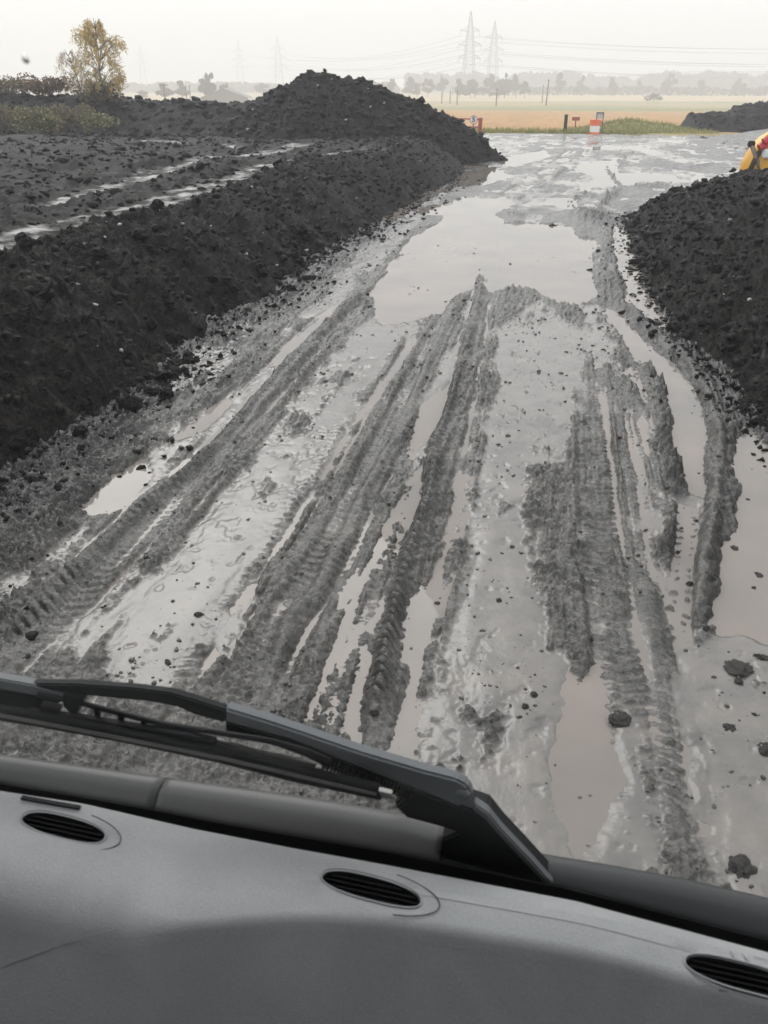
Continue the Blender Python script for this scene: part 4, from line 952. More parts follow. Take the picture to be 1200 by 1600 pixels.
def span(p, q, lab):
    t = empty('power_cable', tuple(p.location))
    for z, half in ((20.0, 7.2), (27.2, 7.6), (35.0, 6.2)):
        for sd in (-1, 1):
            a = Vector(p.location) + Matrix.Rotation(.35, 3, 'Z') @ Vector((sd*half, 0, z - 2.6)); b_ = Vector(q.location) + Matrix.Rotation(.35, 3, 'Z') @ Vector((sd*half, 0, z - 2.6))
            bm = bmesh.new(); add_tube(bm, [a.lerp(b_, f) - Vector((0, 0, 4*f*(1 - f)*9.0)) - Vector(p.location) for f in np.linspace(0, 1, 13)], .11, 4); bm_obj('wire', bm, M_CABLE, t)
    tag(t, lab, 'cable', 'power line spans')
span(pyl[0], pyl[5], 'cables running right from the nearer twin pylon'); span(pyl[1], pyl[6], 'cables running right from the farther twin pylon')
span(pyl[2], pyl[0], 'cables between the misty pylon and the nearer twin pylon'); span(pyl[3], pyl[1], 'cables between the very faint pylon and the farther twin pylon')
def pole(px_, top, base, Y_, lab, arm=False, lean=0.0):
    x_, y_, zb = atY(px_, base, Y_); zt = atY(px_, top, Y_)[2]; zg = min(zb, float(field_z(Y_))) if not arm else float(field_z(Y_)); zg = float(field_z(Y_)) - .3
    t = empty('utility_pole', (x_, y_, zg)); h = zt - zg
    bm = bmesh.new(); add_tube(bm, [(0, 0, 0), (lean*h*.5, 0, h*.5), (lean*h, 0, h)], [.17, .15, .11], 8); bm_obj('post', bm, M_POLE, t)
    bm = bmesh.new(); w = 1.1 if arm else .25
    add_box(bm, (lean*h, 0, h - .25), (w*2, .14, .16)); a_ = bm_obj('crossarm', bm, M_POLE, t)
    for sd in ((-.9, 0, .9) if arm else (-.15, .15)):
        bm = bmesh.new(); add_lathe(bm, [(0, 0), (.06, .02), (.04, .1), (.07, .16), (0, .22)], 8, Matrix.Translation((lean*h + sd*w, 0, h - .17))); bm_obj('insulator', bm, M_STEEL, a_)
    tag(t, lab, 'pole', 'utility poles in the fields')
pole(853, 124, 166, 230, 'dark utility pole standing clear in the field right of the pylons', False, .03)
pole(847, 133, 160, 285, 'fainter thin pole just left of the dark utility pole')
pole(775, 138, 168, 235, 'grey pole in front of the tree clump, below the farther twin pylon')
pole(714, 140, 165, 250, 'grey pole below the nearer twin pylon')
pole(703, 142, 163, 260, 'faint pole, left neighbour of the one below the nearer twin pylon')
pole(690, 143, 163, 265, 'faintest pole at the left of the tree clump')
pole(258, 131, 157, 200, 'pole with a crossarm beyond the ridge, left of the barn', True)
pole(292, 134, 157, 240, 'thin misty pole beyond the ridge, between crossarm pole and barn')
pole(298, 133, 157, 250, 'thin misty pole beyond the ridge, next to the barn')
# barn
x_, y_, _ = atY(350, 150, 260); zb = float(field_z(260)) - .2; barn = empty('barn', (x_, y_, zb), .25); W_, Hh = 6.6, 4.2
zt = atY(350, 138, 260)[2] - zb; ze = atY(350, 152, 260)[2] - zb
bm = bmesh.new()
vv = [bm.verts.new(v) for v in [(-W_, -1, 0), (W_, -1, 0), (W_, -1, ze), (0, -1, zt - .12), (-W_, -1, ze), (-W_, 16, 0), (W_, 16, 0), (W_, 16, ze), (0, 16, zt - .12), (-W_, 16, ze)]]
for f in [(0, 1, 2, 3, 4), (9, 8, 7, 6, 5), (1, 6, 7, 2), (5, 0, 4, 9)]: bm.faces.new([vv[k] for k in f])
bm_obj('wall', bm, plain('barn_cladding', (.20, .19, .18), .8, 0, .15, .5), barn)
bm = bmesh.new()
for sd in (-1, 1):
    a = Vector((0, -1.4, zt)); b_ = Vector((sd*(W_ + .4), -1.4, ze - .1)); d = Vector((0, 17.8, 0)); u = Vector((0, 0, -.15))
    q = [bm.verts.new(p) for p in (a, b_, b_ + d, a + d, a + u, b_ + u, b_ + d + u, a + d + u)]
    for f in [(0, 1, 2, 3), (7, 6, 5, 4), (0, 4, 5, 1), (1, 5, 6, 2), (2, 6, 7, 3)]: bm.faces.new([q[k] for k in f])
bm_obj('roof', bm, plain('barn_roof', (.12, .12, .135), .7, 0, .15, .5), barn)
bm = bmesh.new(); add_box(bm, (W_ + 2.2, 1, .45*ze), (3.4, 4, .9*ze)); bm_obj('lean_to', bm, plain('white_render', (.7, .7, .68), .8, 0, .08, .5), barn)
tag(barn, 'misty grey-roofed barn beyond the ridge', 'barn')

# ------------------------------------------------------------------ gate, posts, barrier
M_RED = plain('weathered_red_paint', (0.36, 0.075, 0.045), 0.55, 0, 0.25, 6); M_WHITE = plain('white_paint', (0.78, 0.77, 0.74), 0.5, 0, 0.08, 6)
M_BLACK = plain('black_print', (0.02, 0.02, 0.02), 0.6); M_ORANGE = plain('orange_plastic', (0.72, 0.14, 0.035), 0.45, 0, 0.12, 4); M_DARKPOST = plain('dark_timber', (0.055, 0.032, 0.026), 0.8, 0, 0.3, 6)
M_SIGNRED = plain('sign_red', (0.55, 0.04, 0.04), 0.4, 0, .05)
x_, y_, zt = atY(751, 184, 52.6); gp = empty('gate_post', (x_, y_, -.1))
bm = bmesh.new(); add_box(bm, (0, 0, (zt + .1)/2), (.22, .22, zt + .1), None, .015); bm_obj('post', bm, M_RED, gp)
bm = bmesh.new(); add_bar(bm, (-.1, 0, zt + .02), (-2.6, .2, zt + .06), .07); bm_obj('rail', bm, M_RED, gp)
bm = bmesh.new(); add_bar(bm, (-.1, 0, .35), (-2.6, .2, .4), .07); bm_obj('rail', bm, M_RED, gp)
tag(gp, 'red gate post with rails at the foot of the black heap', 'gate post')
xs_, ys_, zs_ = atY(740, 187, 52.3); sg = empty('speed_sign', (xs_, ys_, -.1)); rad = .225
R90 = Matrix.Rotation(math.pi/2, 4, 'X'); Mz = Matrix.Translation((0, 0, zs_ + .1)) @ R90
bm = bmesh.new(); add_tube(bm, [(0, .04, 0), (0, .04, zs_ + .3)], .03, 8); bm_obj('post', bm, M_STEEL, sg)
bm = bmesh.new(); add_lathe(bm, [(0, -.012), (rad*.985, -.012), (rad*.985, .0), (0, .0)], 40, Mz); disc = bm_obj('disc', bm, M_WHITE, sg)
bm = bmesh.new(); add_lathe(bm, [(rad*.86, .003), (rad, .003), (rad, -.014), (rad*.86, -.014), (rad*.86, .003)], 40, Mz); bm_obj('red_ring', bm, M_SIGNRED, disc)
cu = bpy.data.curves.new('numeral', 'FONT'); cu.body = '5'; cu.size = .36; cu.align_x = 'CENTER'; cu.align_y = 'CENTER'; cu.extrude = .002; cu.offset = 0.012
tmp = bpy.data.objects.new('numeral_source', cu); COL.objects.link(tmp); bpy.context.view_layer.update()
nm = bpy.data.meshes.new_from_object(tmp.evaluated_get(bpy.context.evaluated_depsgraph_get())); bpy.data.objects.remove(tmp)
no = link('numeral', nm, M_BLACK, disc); no.location = (0, -.008, zs_ + .1); no.rotation_euler = (math.pi/2, 0, 0)
tag(sg, 'round white speed sign with red ring reading 5', 'sign')
x_, y_, zt = atY(885, 180, 54.2); o = empty('timber_post', (x_, y_, -.15)); bm = bmesh.new(); add_box(bm, (0, 0, (zt + .15)/2), (.2, .2, zt + .15), None, .02); bm_obj('post', bm, M_DARKPOST, o)
bm = bmesh.new(); add_box(bm, (0, 0, zt + .16), (.23, .23, .05), None, .01); bm_obj('post_cap', bm, M_DARKPOST, o); tag(o, 'dark brown square timber post at the field edge', 'post')
x_, y_, zt = atY(900, 185, 57); zg = float(gm_height(np.array([x_]), np.array([y_]))[0]); o = empty('marker_sign', (x_, y_, zg))
bm = bmesh.new(); add_tube(bm, [(0, 0, -.1), (0, 0, zt - zg)], .04, 8); bm_obj('post', bm, M_RED, o)
bm = bmesh.new(); add_box(bm, (0, -.05, zt - zg - .02), (.46, .03, .20), None, .008); bm_obj('plate', bm, M_RED, o); tag(o, 'small red T-shaped marker sign between the dark post and the barrier', 'sign')
x_, y_, _ = atY(929, 203, 53.4); zt = atY(929, 187, 53.4)[2]; o = empty('plastic_barrier', (x_, y_, -.12), .15); h = zt + .12
def frus(bm, z0, z1, a, c, w0, w1):
    q = [bm.verts.new(p) for p in [(-a, -w0, z0), (a, -w0, z0), (a, w0, z0), (-a, w0, z0), (-c, -w1, z1), (c, -w1, z1), (c, w1, z1), (-c, w1, z1)]]
    for f in [(3, 2, 1, 0), (4, 5, 6, 7), (0, 1, 5, 4), (1, 2, 6, 5), (2, 3, 7, 6), (3, 0, 4, 7)]: bm.faces.new([q[k] for k in f])
bm = bmesh.new(); frus(bm, 0, h*.18, .25, .24, .26, .22); bm_obj('base', bm, M_ORANGE, o)
bm = bmesh.new(); frus(bm, h*.18 + .002, h*.60, .235, .255, .21, .18); bm_obj('white_block', bm, M_WHITE, o)
bm = bmesh.new(); frus(bm, h*.60 + .002, h, .275, .30, .18, .14); bm_obj('orange_block', bm, M_ORANGE, o)
tag(o, 'orange and white plastic barrier block at the end of the track', 'barrier')
x_, y_, zb = atY(937, 187, 54.0); zt = atY(937, 176, 54.0)[2]; o = empty('frame_sign', (x_, y_, -.1), .05)
bm = bmesh.new(); 
for sx_ in (-.19, .19): add_bar(bm, (sx_, 0, 0), (sx_, 0, zt + .1), .05)
add_bar(bm, (-.19, 0, zt + .1), (.19, 0, zt + .1), .05); add_bar(bm, (-.19, 0, zb - .02), (.19, 0, zb - .02), .05); bm_obj('frame', bm, plain('sign_frame_blue_grey', (.10, .115, .13), .5), o)
bm = bmesh.new(); add_box(bm, (0, .02, zb + .30), (.32, .012, .30)); bm_obj('plate', bm, plain('pale_sign_plate', (.50, .52, .50), .5), o); tag(o, 'grey framed pale sign plate behind the orange barrier', 'sign')

# ------------------------------------------------------------------ yellow mixer behind the right heap
M_YEL = plain('yellow_paint', (0.78, 0.40, 0.035), 0.38, 0, 0.10, 5, 0.15, 20); M_BAND = plain('dark_rubber_band', (0.03, 0.025, 0.022), 0.6, 0, .2, 8); M_GREYST = plain('grey_strap_steel', (.25, .24, .22), .5, .4, .2, 8)
M_REDC = plain('red_cover', (0.45, 0.03, 0.04), 0.4, 0, .1, 6)
YM = 18.4; cxm, _, czm = atY(1200, 256, YM); mix = empty('mixer_drum', (cxm, YM, 0), 0); RD = (atY(1200, 198, YM)[2] - czm)*1.06
ax = Vector((.75, -.60, -.28)).normalized(); Mq = Matrix.Translation((0, 0, czm)) @ ax.to_track_quat('Z', 'Y').to_matrix().to_4x4()
bm = bmesh.new(); add_lathe(bm, [(0, -.62*RD), (.35*RD, -.57*RD), (.66*RD, -.44*RD), (.88*RD, -.23*RD), (.97*RD, .0), (.97*RD, .12*RD), (.88*RD, .45*RD), (.6*RD, .95*RD), (.46*RD, 1.15*RD), (.42*RD, 1.15*RD), (.56*RD, .9*RD), (.8*RD, .4*RD)], 40, Mq)
drum = bm_obj('drum', bm, M_YEL, mix, True)
bm = bmesh.new(); add_lathe(bm, [(.965*RD, .0), (1.035*RD, .0), (1.035*RD, .11*RD), (.965*RD, .11*RD), (.965*RD, 0)], 48, Mq); bm_obj('ring_band', bm, M_BAND, mix)
def on_drum(ang, zf, rf): return Mq @ Vector((math.cos(ang)*rf*RD, math.sin(ang)*rf*RD, zf*RD))
def face_pt(px_, py_, dep): p = atY(px_, py_, YM - dep*RD); return Vector((p[0] - cxm, p[1] - YM, p[2]))
bm = bmesh.new(); add_tube(bm, [face_pt(1174, 226, .72), face_pt(1179, 238, .80), face_pt(1184, 252, .84), face_pt(1187, 268, .84), face_pt(1188, 290, .7)], .04, 8); bm_obj('strap', bm, M_GREYST, mix)
bm = bmesh.new(); add_box(bm, face_pt(1174, 225, .70), (.12, .12, .11), None, .015); bm_obj('clamp', bm, M_BAND, mix)
for px_, py_ in ((1186, 231), (1193, 222)):
    bm = bmesh.new(); c_ = face_pt(px_, py_, .98); add_tube(bm, [c_, c_ + Vector((.10, .02, .07)), c_ + Vector((.13, .35, .0))], [.07, .075, .05], 10); bm_obj('red_cap', bm, M_REDC, mix)
bm = bmesh.new(); add_box(bm, face_pt(1197, 240, .95), (.13, .2, .15), None, .02); bm_obj('white_bracket', bm, M_WHITE, mix)
bm = bmesh.new()
for a_, b_ in [((-.5, -.3, 0), (-.1, 0, czm - .2*RD)), ((-.5, .4, 0), (-.1, 0, czm - .2*RD)), ((.7, -.3, 0), (.2, 0, czm - .3*RD)), ((.7, .4, 0), (.2, 0, czm - .3*RD)), ((-.5, -.3, .15), (.7, -.3, .15)), ((-.5, .4, .15), (.7, .4, .15))]: add_bar(bm, a_, b_, .07)
bm_obj('stand', bm, M_GREYST, mix)
tag(mix, 'yellow rounded machine drum with dark band, half hidden behind the right heap', 'machine')

# ================================================================== THE LORRY CAB ROUND THE CAMERA
CAB_RZ = math.radians(-3.1); TIL = 0.25
cab = empty('lorry_cab', (0, 0, 0), CAB_RZ)
tag(cab, 'grey lorry dashboard with round-ended air vents, windscreen and black wiper in the near foreground', 'lorry')
_c, _s = math.cos(-CAB_RZ), math.sin(-CAB_RZ)
def lray(px_, py_):
    d = ray(px_, py_); return np.array([_c*d[0] - _s*d[1], _s*d[0] + _c*d[1], d[2]])
def LP(px_, py_, yb):
    """point where the sight line meets the plane of the windscreen (base at yb), cab coordinates"""
    d = lray(px_, py_); k = (yb - TIL*(CAM_H - 1.66))/(d[1] + TIL*d[2]); return Vector((k*d[0], k*d[1], CAM_H + k*d[2]))
def LY(px_, py_, y): d = lray(px_, py_); k = y/d[1]; return Vector((k*d[0], y, CAM_H + k*d[2]))
def LZ(px_, py_, z): d = lray(px_, py_); k = (z - CAM_H)/d[2]; return Vector((k*d[0], k*d[1], z))
WN = Vector((0, 1, TIL)).normalized()                     # outward normal of the windscreen
def plastic(name, col, rough, grain=0.25, gscale=900, var=0.06, spec=0.4):
    m = plain(name, col, rough, 0, var, 3, grain, gscale, spec)
    m.node_tree.nodes['Bump'].inputs['Distance'].default_value = 0.0006; return m
def dash_mat():
    m = plastic('dash_plastic', (0.245, 0.25, 0.254), 0.5, 0.9, 520, 0.05)
    n, l, b = m.node_tree.nodes, m.node_tree.links, m.node_tree.nodes['Principled BSDF']
    src = b.inputs['Base Color'].links[0].from_socket; t = n.new('ShaderNodeTexCoord')
    gr = n.new('ShaderNodeTexNoise'); gr.inputs['Scale'].default_value = 420; gr.inputs['Detail'].default_value = 2; l.new(t.outputs['Object'], gr.inputs['Vector'])
    gm_ = n.new('ShaderNodeMapRange'); gm_.inputs['From Min'].default_value = .3; gm_.inputs['From Max'].default_value = .7; gm_.inputs['To Min'].default_value = .91; gm_.inputs['To Max'].default_value = 1.08; l.new(gr.outputs['Fac'], gm_.inputs['Value'])
    mu = n.new('ShaderNodeMixRGB'); mu.blend_type = 'MULTIPLY'; mu.inputs[0].default_value = 1; l.new(src, mu.inputs[1]); l.new(gm_.outputs[0], mu.inputs[2])
    du = n.new('ShaderNodeTexVoronoi'); du.inputs['Scale'].default_value = 75; l.new(t.outputs['Object'], du.inputs['Vector'])
    lt = n.new('ShaderNodeMath'); lt.operation = 'LESS_THAN'; lt.inputs[1].default_value = .055; l.new(du.outputs['Distance'], lt.inputs[0])
    sc_ = n.new('ShaderNodeSeparateColor'); l.new(du.outputs['Color'], sc_.inputs[0]); g2 = n.new('ShaderNodeMath'); g2.operation = 'GREATER_THAN'; g2.inputs[1].default_value = .72; l.new(sc_.outputs[0], g2.inputs[0])
    mm = n.new('ShaderNodeMath'); mm.operation = 'MULTIPLY'; l.new(lt.outputs[0], mm.inputs[0]); l.new(g2.outputs[0], mm.inputs[1]); m2 = n.new('ShaderNodeMath'); m2.operation = 'MULTIPLY'; m2.inputs[1].default_value = .5; l.new(mm.outputs[0], m2.inputs[0])
    sm = n.new('ShaderNodeTexNoise'); sm.inputs['Scale'].default_value = 7; sm.inputs['Detail'].default_value = 6; sm.inputs['Distortion'].default_value = 1.2; l.new(t.outputs['Object'], sm.inputs['Vector'])
    sr_ = n.new('ShaderNodeMapRange'); sr_.inputs['From Min'].default_value = .45; sr_.inputs['From Max'].default_value = .75; sr_.inputs['To Max'].default_value = .16; l.new(sm.outputs['Fac'], sr_.inputs['Value'])
    ad = n.new('ShaderNodeMath'); ad.operation = 'MAXIMUM'; l.new(m2.outputs[0], ad.inputs[0]); l.new(sr_.outputs[0], ad.inputs[1])
    mx_ = n.new('ShaderNodeMixRGB'); mx_.inputs[2].default_value = (.5, .49, .47, 1); l.new(ad.outputs[0], mx_.inputs[0]); l.new(mu.outputs[0], mx_.inputs[1]); l.new(mx_.outputs[0], b.inputs['Base Color'])
    return m
M_DASH = dash_mat()
M_BLKPL = plastic('black_plastic', (0.014, 0.014, 0.015), 0.55, 0.2, 500, 0.06, 0.18)
M_ARM = plastic('wiper_paint', (0.135, 0.142, 0.148), 0.42, 0.15, 400)
M_RUBBER = plastic('wiper_rubber', (0.009, 0.009, 0.009), 0.6, 0.2, 500, 0.06, 0.12)
M_SPINE = plain('blade_spine', (0.20, 0.195, 0.185), 0.35, 0.5, 0.15, 30)
M_BRIGHT = plain('bright_steel', (0.28, 0.27, 0.25), 0.3, 0.9, 0.1, 30)
M_SCUT = plastic('scuttle_grey', (0.060, 0.060, 0.058), 0.38, 0.15, 400)
M_SCUTB = plastic('scuttle_black', (0.03, 0.032, 0.033), 0.4, 0.15, 400)
M_LINER = plain('headliner', (0.34, 0.34, 0.33), 0.9, 0, 0.05, 10)
M_FRIT = plain('frit_enamel', (0.006, 0.006, 0.006), 0.35)
def lipf(x): return np.interp(x, [-1.6, -.44, -.40, -.36, -.30, -.22, -.13, .0, .09, .26, .6, 1.3], [.495, .497, .500, .508, .530, .556, .571, .580, .584, .575, .55, .50])
REAR = [LZ(x_, y_, 1.698) for x_, y_ in ((0, 1233), (125, 1252), (300, 1292), (450, 1321), (600, 1348), (900, 1405), (1200, 1485))]
def rearf(x): return np.interp(x, [-1.6] + [p.x for p in REAR] + [1.3], [REAR[0].y - .05] + [p.y for p in REAR] + [REAR[-1].y - .06])
xsd = np.linspace(-1.15, 1.0, 173); bm = bmesh.new(); ringv = []
for xv in xsd:
    L_ = float(np.mean(lipf(xv + np.linspace(-.02, .02, 5)))); R_ = float(rearf(xv)); soft = float(sstep(-.34, -.44, xv))
    prof = [(R_ + .02, 1.50), (R_ + .012, 1.655), (R_ + .004, 1.690), (R_ - .010, 1.698), (R_ - .035, 1.701), ((R_ + L_)/2, 1.704 + .002*soft), (L_ + .045, 1.7035), (L_ + .009 + .020*soft, 1.7025 - .002*soft), (L_ + .002 + .008*soft, 1.6995 - .008*soft), (L_ - .002, 1.694 - .016*soft),
            (L_ - .006 - .005*soft, 1.684 - .024*soft), (L_ - .0100 - .008*soft, 1.676 - .030*soft), (L_ - .040, 1.61), (L_ - .085, 1.53), (L_ - .15, 1.42), (L_ - .20, 1.28), (R_, 1.26)]
    ringv.append([bm.verts.new((xv, a, c)) for a, c in prof])
for a, b_ in zip(ringv[:-1], ringv[1:]):
    for k in range(len(a)): bm.faces.new((a[k], b_[k], b_[(k + 1) % len(a)], a[(k + 1) % len(a)]))
bm.faces.new(ringv[0]); bm.faces.new(ringv[-1][::-1]); bmesh.ops.recalc_face_normals(bm, faces=bm.faces)
dash = bm_obj('dashboard', bm, M_DASH, cab, True)
VENTS = [(-.548, .597), (-.166, .604), (.226, .594)]
def vent_outline(sc=1.0, n=44):
    o_ = []
    for k in range(n):
        a = 2*math.pi*k/n; c, s_ = math.cos(a), math.sin(a)
        o_.append((.0575*sc*math.copysign(abs(c)**.8, c), (.0175 if s_ > 0 else .0145)*(sc if s_ > 0 else sc)*math.copysign(abs(s_)**.85, s_) - .004*c))
    return o_
bm = bmesh.new()
for vx, vy in VENTS:
    o_ = vent_outline(); a = [bm.verts.new((vx + x_, vy + y_, 1.668)) for x_, y_ in o_]; b_ = [bm.verts.new((vx + x_, vy + y_, 1.76)) for x_, y_ in o_]
    bm.faces.new(a[::-1]); bm.faces.new(b_)
    for k in range(len(a)): bm.faces.new((a[k], a[(k + 1) % len(a)], b_[(k + 1) % len(a)], b_[k]))
bmesh.ops.recalc_face_normals(bm, faces=bm.faces)
cut = bm_obj('vent_cutter', bm, M_DASH, cab)
bo = dash.modifiers.new('vents', 'BOOLEAN'); bo.operation = 'DIFFERENCE'; bo.object = cut; bo.solver = 'MANIFOLD'
bpy.context.view_layer.update()
nm = bpy.data.meshes.new_from_object(dash.evaluated_get(bpy.context.evaluated_depsgraph_get())); dash.modifiers.clear(); dash.data = nm
bpy.data.objects.remove(cut)
try: nm.set_sharp_from_angle(angle=math.radians(40))
except Exception: pass
for vx, vy in VENTS:
    v = bpy.data.objects.new('air_vent', None); COL.objects.link(v); v.parent = cab; v.location = (vx, vy, 1.70)
    bm = bmesh.new(); o_ = vent_outline(.985); a = [bm.verts.new((x_, y_, -.0295)) for x_, y_ in o_]; b_ = [bm.verts.new((x_, y_, .0005)) for x_, y_ in o_]; bm.faces.new(a)
    for k in range(len(a)): bm.faces.new((a[(k + 1) % len(a)], a[k], b_[k], b_[(k + 1) % len(a)]))
    bm_obj('duct', bm, M_BLKPL, v)
    bm = bmesh.new(); o_ = vent_outline(1.02, 44); add_tube(bm, [(x_, y_, .0040) for x_, y_ in o_ + o_[:1]], .0011, 6, False); bm_obj('vent_rim', bm, M_DASH, v, True)
    bm = bmesh.new(); arc = [(.079*math.cos(a_), .027*math.sin(a_) - .004*math.cos(a_), .0044) for a_ in np.linspace(-1.15, 1.25, 22)]; add_tube(bm, arc, .0006, 6); bm_obj('seam', bm, M_BLKPL, v)
    for k in range(5):
        yy = -.0125 + k*.0066; xx = [x_ for x_, y_ in vent_outline(.97, 200) if abs(y_ - yy) < .0012]
        if len(xx) < 2: continue
        bm = bmesh.new(); add_box(bm, ((max(xx) + min(xx))/2, yy, -.006), (max(xx) - min(xx), .0014, .010), Matrix.Rotation(.55, 3, 'X'), .0004); bm_obj('vent_slat', bm, M_BLKPL, v)
a, b_ = LZ(34, 1246, 1.7005), LZ(125, 1262, 1.7005)
bm = bmesh.new(); add_bar(bm, a, b_, .005, .003); bm_obj('demister_slot', bm, M_BLKPL, dash)
def fascia_hit(px_, py_):
    d = lray(px_, py_)
    for k in np.linspace(.6, 1.4, 1600):
        p = Vector((k*d[0], k*d[1], CAM_H + k*d[2])); L_ = float(np.mean(lipf(p.x + np.linspace(-.02, .02, 5)))); soft = float(sstep(-.34, -.44, p.x))
        yf = np.interp(p.z, [1.42, 1.53, 1.61, 1.684 - .024*soft, 1.70], [L_ - .15, L_ - .085, L_ - .040, L_ - .006 - .005*soft, L_])
        if p.y >= yf: return p
    return p
bm = bmesh.new()                                         # moulded crease low on the left of the fascia
add_tube(bm, [fascia_hit(x_, y_) for x_, y_ in ((-40, 1528), (0, 1512), (50, 1494), (95, 1478), (140, 1463), (185, 1452))], .0005, 5)
bm_obj('fascia_crease', bm, plain('crease_shade', (.16, .165, .17), .6), dash)

# windscreen: 5 mm laminated pane with a printed edge band
m, n, l, b = new_mat('windscreen_glass'); n.remove(b)
ge = n.new('ShaderNodeNewGeometry'); dt = n.new('ShaderNodeVectorMath'); dt.operation = 'DOT_PRODUCT'; l.new(ge.outputs['Normal'], dt.inputs[0]); l.new(ge.outputs['Incoming'], dt.inputs[1])
ab = n.new('ShaderNodeMath'); ab.operation = 'ABSOLUTE'; l.new(dt.outputs['Value'], ab.inputs[0])
om = n.new('ShaderNodeMath'); om.operation = 'SUBTRACT'; om.inputs[0].default_value = 1.0; l.new(ab.outputs[0], om.inputs[1])
pw = n.new('ShaderNodeMath'); pw.operation = 'POWER'; pw.inputs[1].default_value = 5; l.new(om.outputs[0], pw.inputs[0])
fr = n.new('ShaderNodeMath'); fr.operation = 'MULTIPLY_ADD'; fr.inputs[1].default_value = .3; fr.inputs[2].default_value = .004; l.new(pw.outputs[0], fr.inputs[0])
tr = n.new('ShaderNodeBsdfTransparent'); tr.inputs[0].default_value = (.985, .99, .985, 1); gl = n.new('ShaderNodeBsdfGlossy'); gl.inputs['Roughness'].default_value = 0.0
ms = n.new('ShaderNodeMixShader'); l.new(fr.outputs[0], ms.inputs[0]); l.new(tr.outputs[0], ms.inputs[1]); l.new(gl.outputs[0], ms.inputs[2]); l.new(ms.outputs[0], n['Material Output'].inputs['Surface'])
M_GLASS = m; YB = .690
def wsp(x, z, off=0.0): return Vector((x, YB - TIL*(z - 1.66), z)) + WN*off
bm = bmesh.new(); z0, z1 = 1.46, 2.93
q = [bm.verts.new(p) for p in [wsp(-1.12, z0), wsp(.97, z0), wsp(.97, z1), wsp(-1.12, z1), wsp(-1.12, z0, .005), wsp(.97, z0, .005), wsp(.97, z1, .005), wsp(-1.12, z1, .005)]]
for f in [(0, 1, 2, 3), (7, 6, 5, 4), (0, 4, 5, 1), (1, 5, 6, 2), (2, 6, 7, 3), (3, 7, 4, 0)]: bm.faces.new([q[k] for k in f])
glass = bm_obj('windscreen', bm, M_GLASS, cab)
zf = [LP(px_, py_, YB).z for px_, py_ in ((0, 1223), (200, 1257), (350, 1286), (600, 1329), (900, 1390), (1200, 1468))]; xf = [LP(px_, py_, YB).x for px_, py_ in ((0, 1223), (200, 1257), (350, 1286), (600, 1329), (900, 1390), (1200, 1468))]
def fritz(x): return float(np.interp(x, xf, zf))
bm = bmesh.new(); pv = None
for xv in np.linspace(-1.12, .97, 60):
    cur = [bm.verts.new(wsp(xv, z_, o_)) for z_, o_ in ((1.47, -.0015), (fritz(xv), -.0015), (fritz(xv), -.0004), (1.47, -.0004))]
    if pv:
        for k in range(4): bm.faces.new((pv[k], cur[k], cur[(k + 1) % 4], pv[(k + 1) % 4]))
    pv = cur
frit = bm_obj('frit_band', bm, M_FRIT, glass)
DV, DF = [], []
for rI in range(5):
    rr_ = .00185 - .00030*rI
    for kx in range(-300, 270):
        xv = kx*.0037 + (rI % 2)*.00185; zc = fritz(xv) + .0012 + rI*.0036
        if xv < -.85 or xv > .55: continue
        base = len(DV)
        for a_ in range(8): DV.append(tuple(wsp(xv + rr_*math.cos(a_*math.pi/4), zc + rr_*math.sin(a_*math.pi/4), -.0007)))
        DF.append([base + k for k in range(8)])
fd = link('frit_dots', arr_mesh('frit_dots', DV, DF), M_FRIT, glass); tag(fd, kind='stuff')
# rain beads clinging to the glass
m, n, l, b = new_mat('rain_bead'); b.inputs['Transmission Weight'].default_value = 1.0; b.inputs['Roughness'].default_value = 0.0; b.inputs['IOR'].default_value = 1.33
M_BEAD = m; bead = bpy.data.meshes.new('raindrop'); bm = bmesh.new(); add_lathe(bm, [(0, .0016), (.0012, .0014), (.0022, .0008), (.0027, 0.0), (0, 0)], 14); bm.to_mesh(bead); bm.free(); bead.materials.append(M_BEAD)
for p_ in bead.polygons: p_.use_smooth = True
for px_, py_, sc in [(1027,1277,1.0),(906,1246,.85),(922,1243,.7),(836,1284,.9),(919,1321,.95),(1040,1347,1.0),(1085,1292,.6),(985,1318,.5),(1130,1230,.5),(40,92,.9)]:
    o = bpy.data.objects.new('raindrop', bead); COL.objects.link(o); o.parent = glass; p_ = LP(px_, py_, YB + .0055); o.location = p_; o.rotation_mode = 'QUATERNION'; o.rotation_quaternion = WN.to_track_quat('Z', 'Y'); o.scale = (sc, sc*1.1, sc*(.55 if py_ > 200 else .25))

# wiper gear, lying a few centimetres outside the glass
def slab(name, pts, yb, th_, mat, parent, bevel=.0012):
    bm = bmesh.new(); P0 = [LP(x_, y_, yb) for x_, y_ in pts]
    a = [bm.verts.new(p) for p in P0]; b_ = [bm.verts.new(p + WN*th_) for p in P0]
    bm.faces.new(a); bm.faces.new(b_[::-1])
    for k in range(len(a)): bm.faces.new((a[k], b_[k], b_[(k + 1) % len(a)], a[(k + 1) % len(a)]))
    bmesh.ops.recalc_face_normals(bm, faces=bm.faces)
    if bevel: bmesh.ops.bevel(bm, geom=[e for e in bm.edges], offset=bevel, segments=2, affect='EDGES', clamp_overlap=True)
    return bm_obj(name, bm, mat, parent)
wa = slab('wiper_arm', [(350,1108),(420,1129),(480,1149),(562,1177),(660,1206),(712,1219),(730,1229),(738,1244),(730,1257),(716,1261),(660,1237),(600,1213),(525,1183),(450,1153),(400,1139),(350,1127)], .735, .014, M_ARM, cab, .003)
slab('arm_tip', [(49,1069),(117,1070),(204,1076),(262,1083),(297,1093),(354,1111),(352,1130),(306,1118),(277,1105),(233,1097),(131,1087),(58,1077)], .735, .010, M_BLKPL, wa, .002)
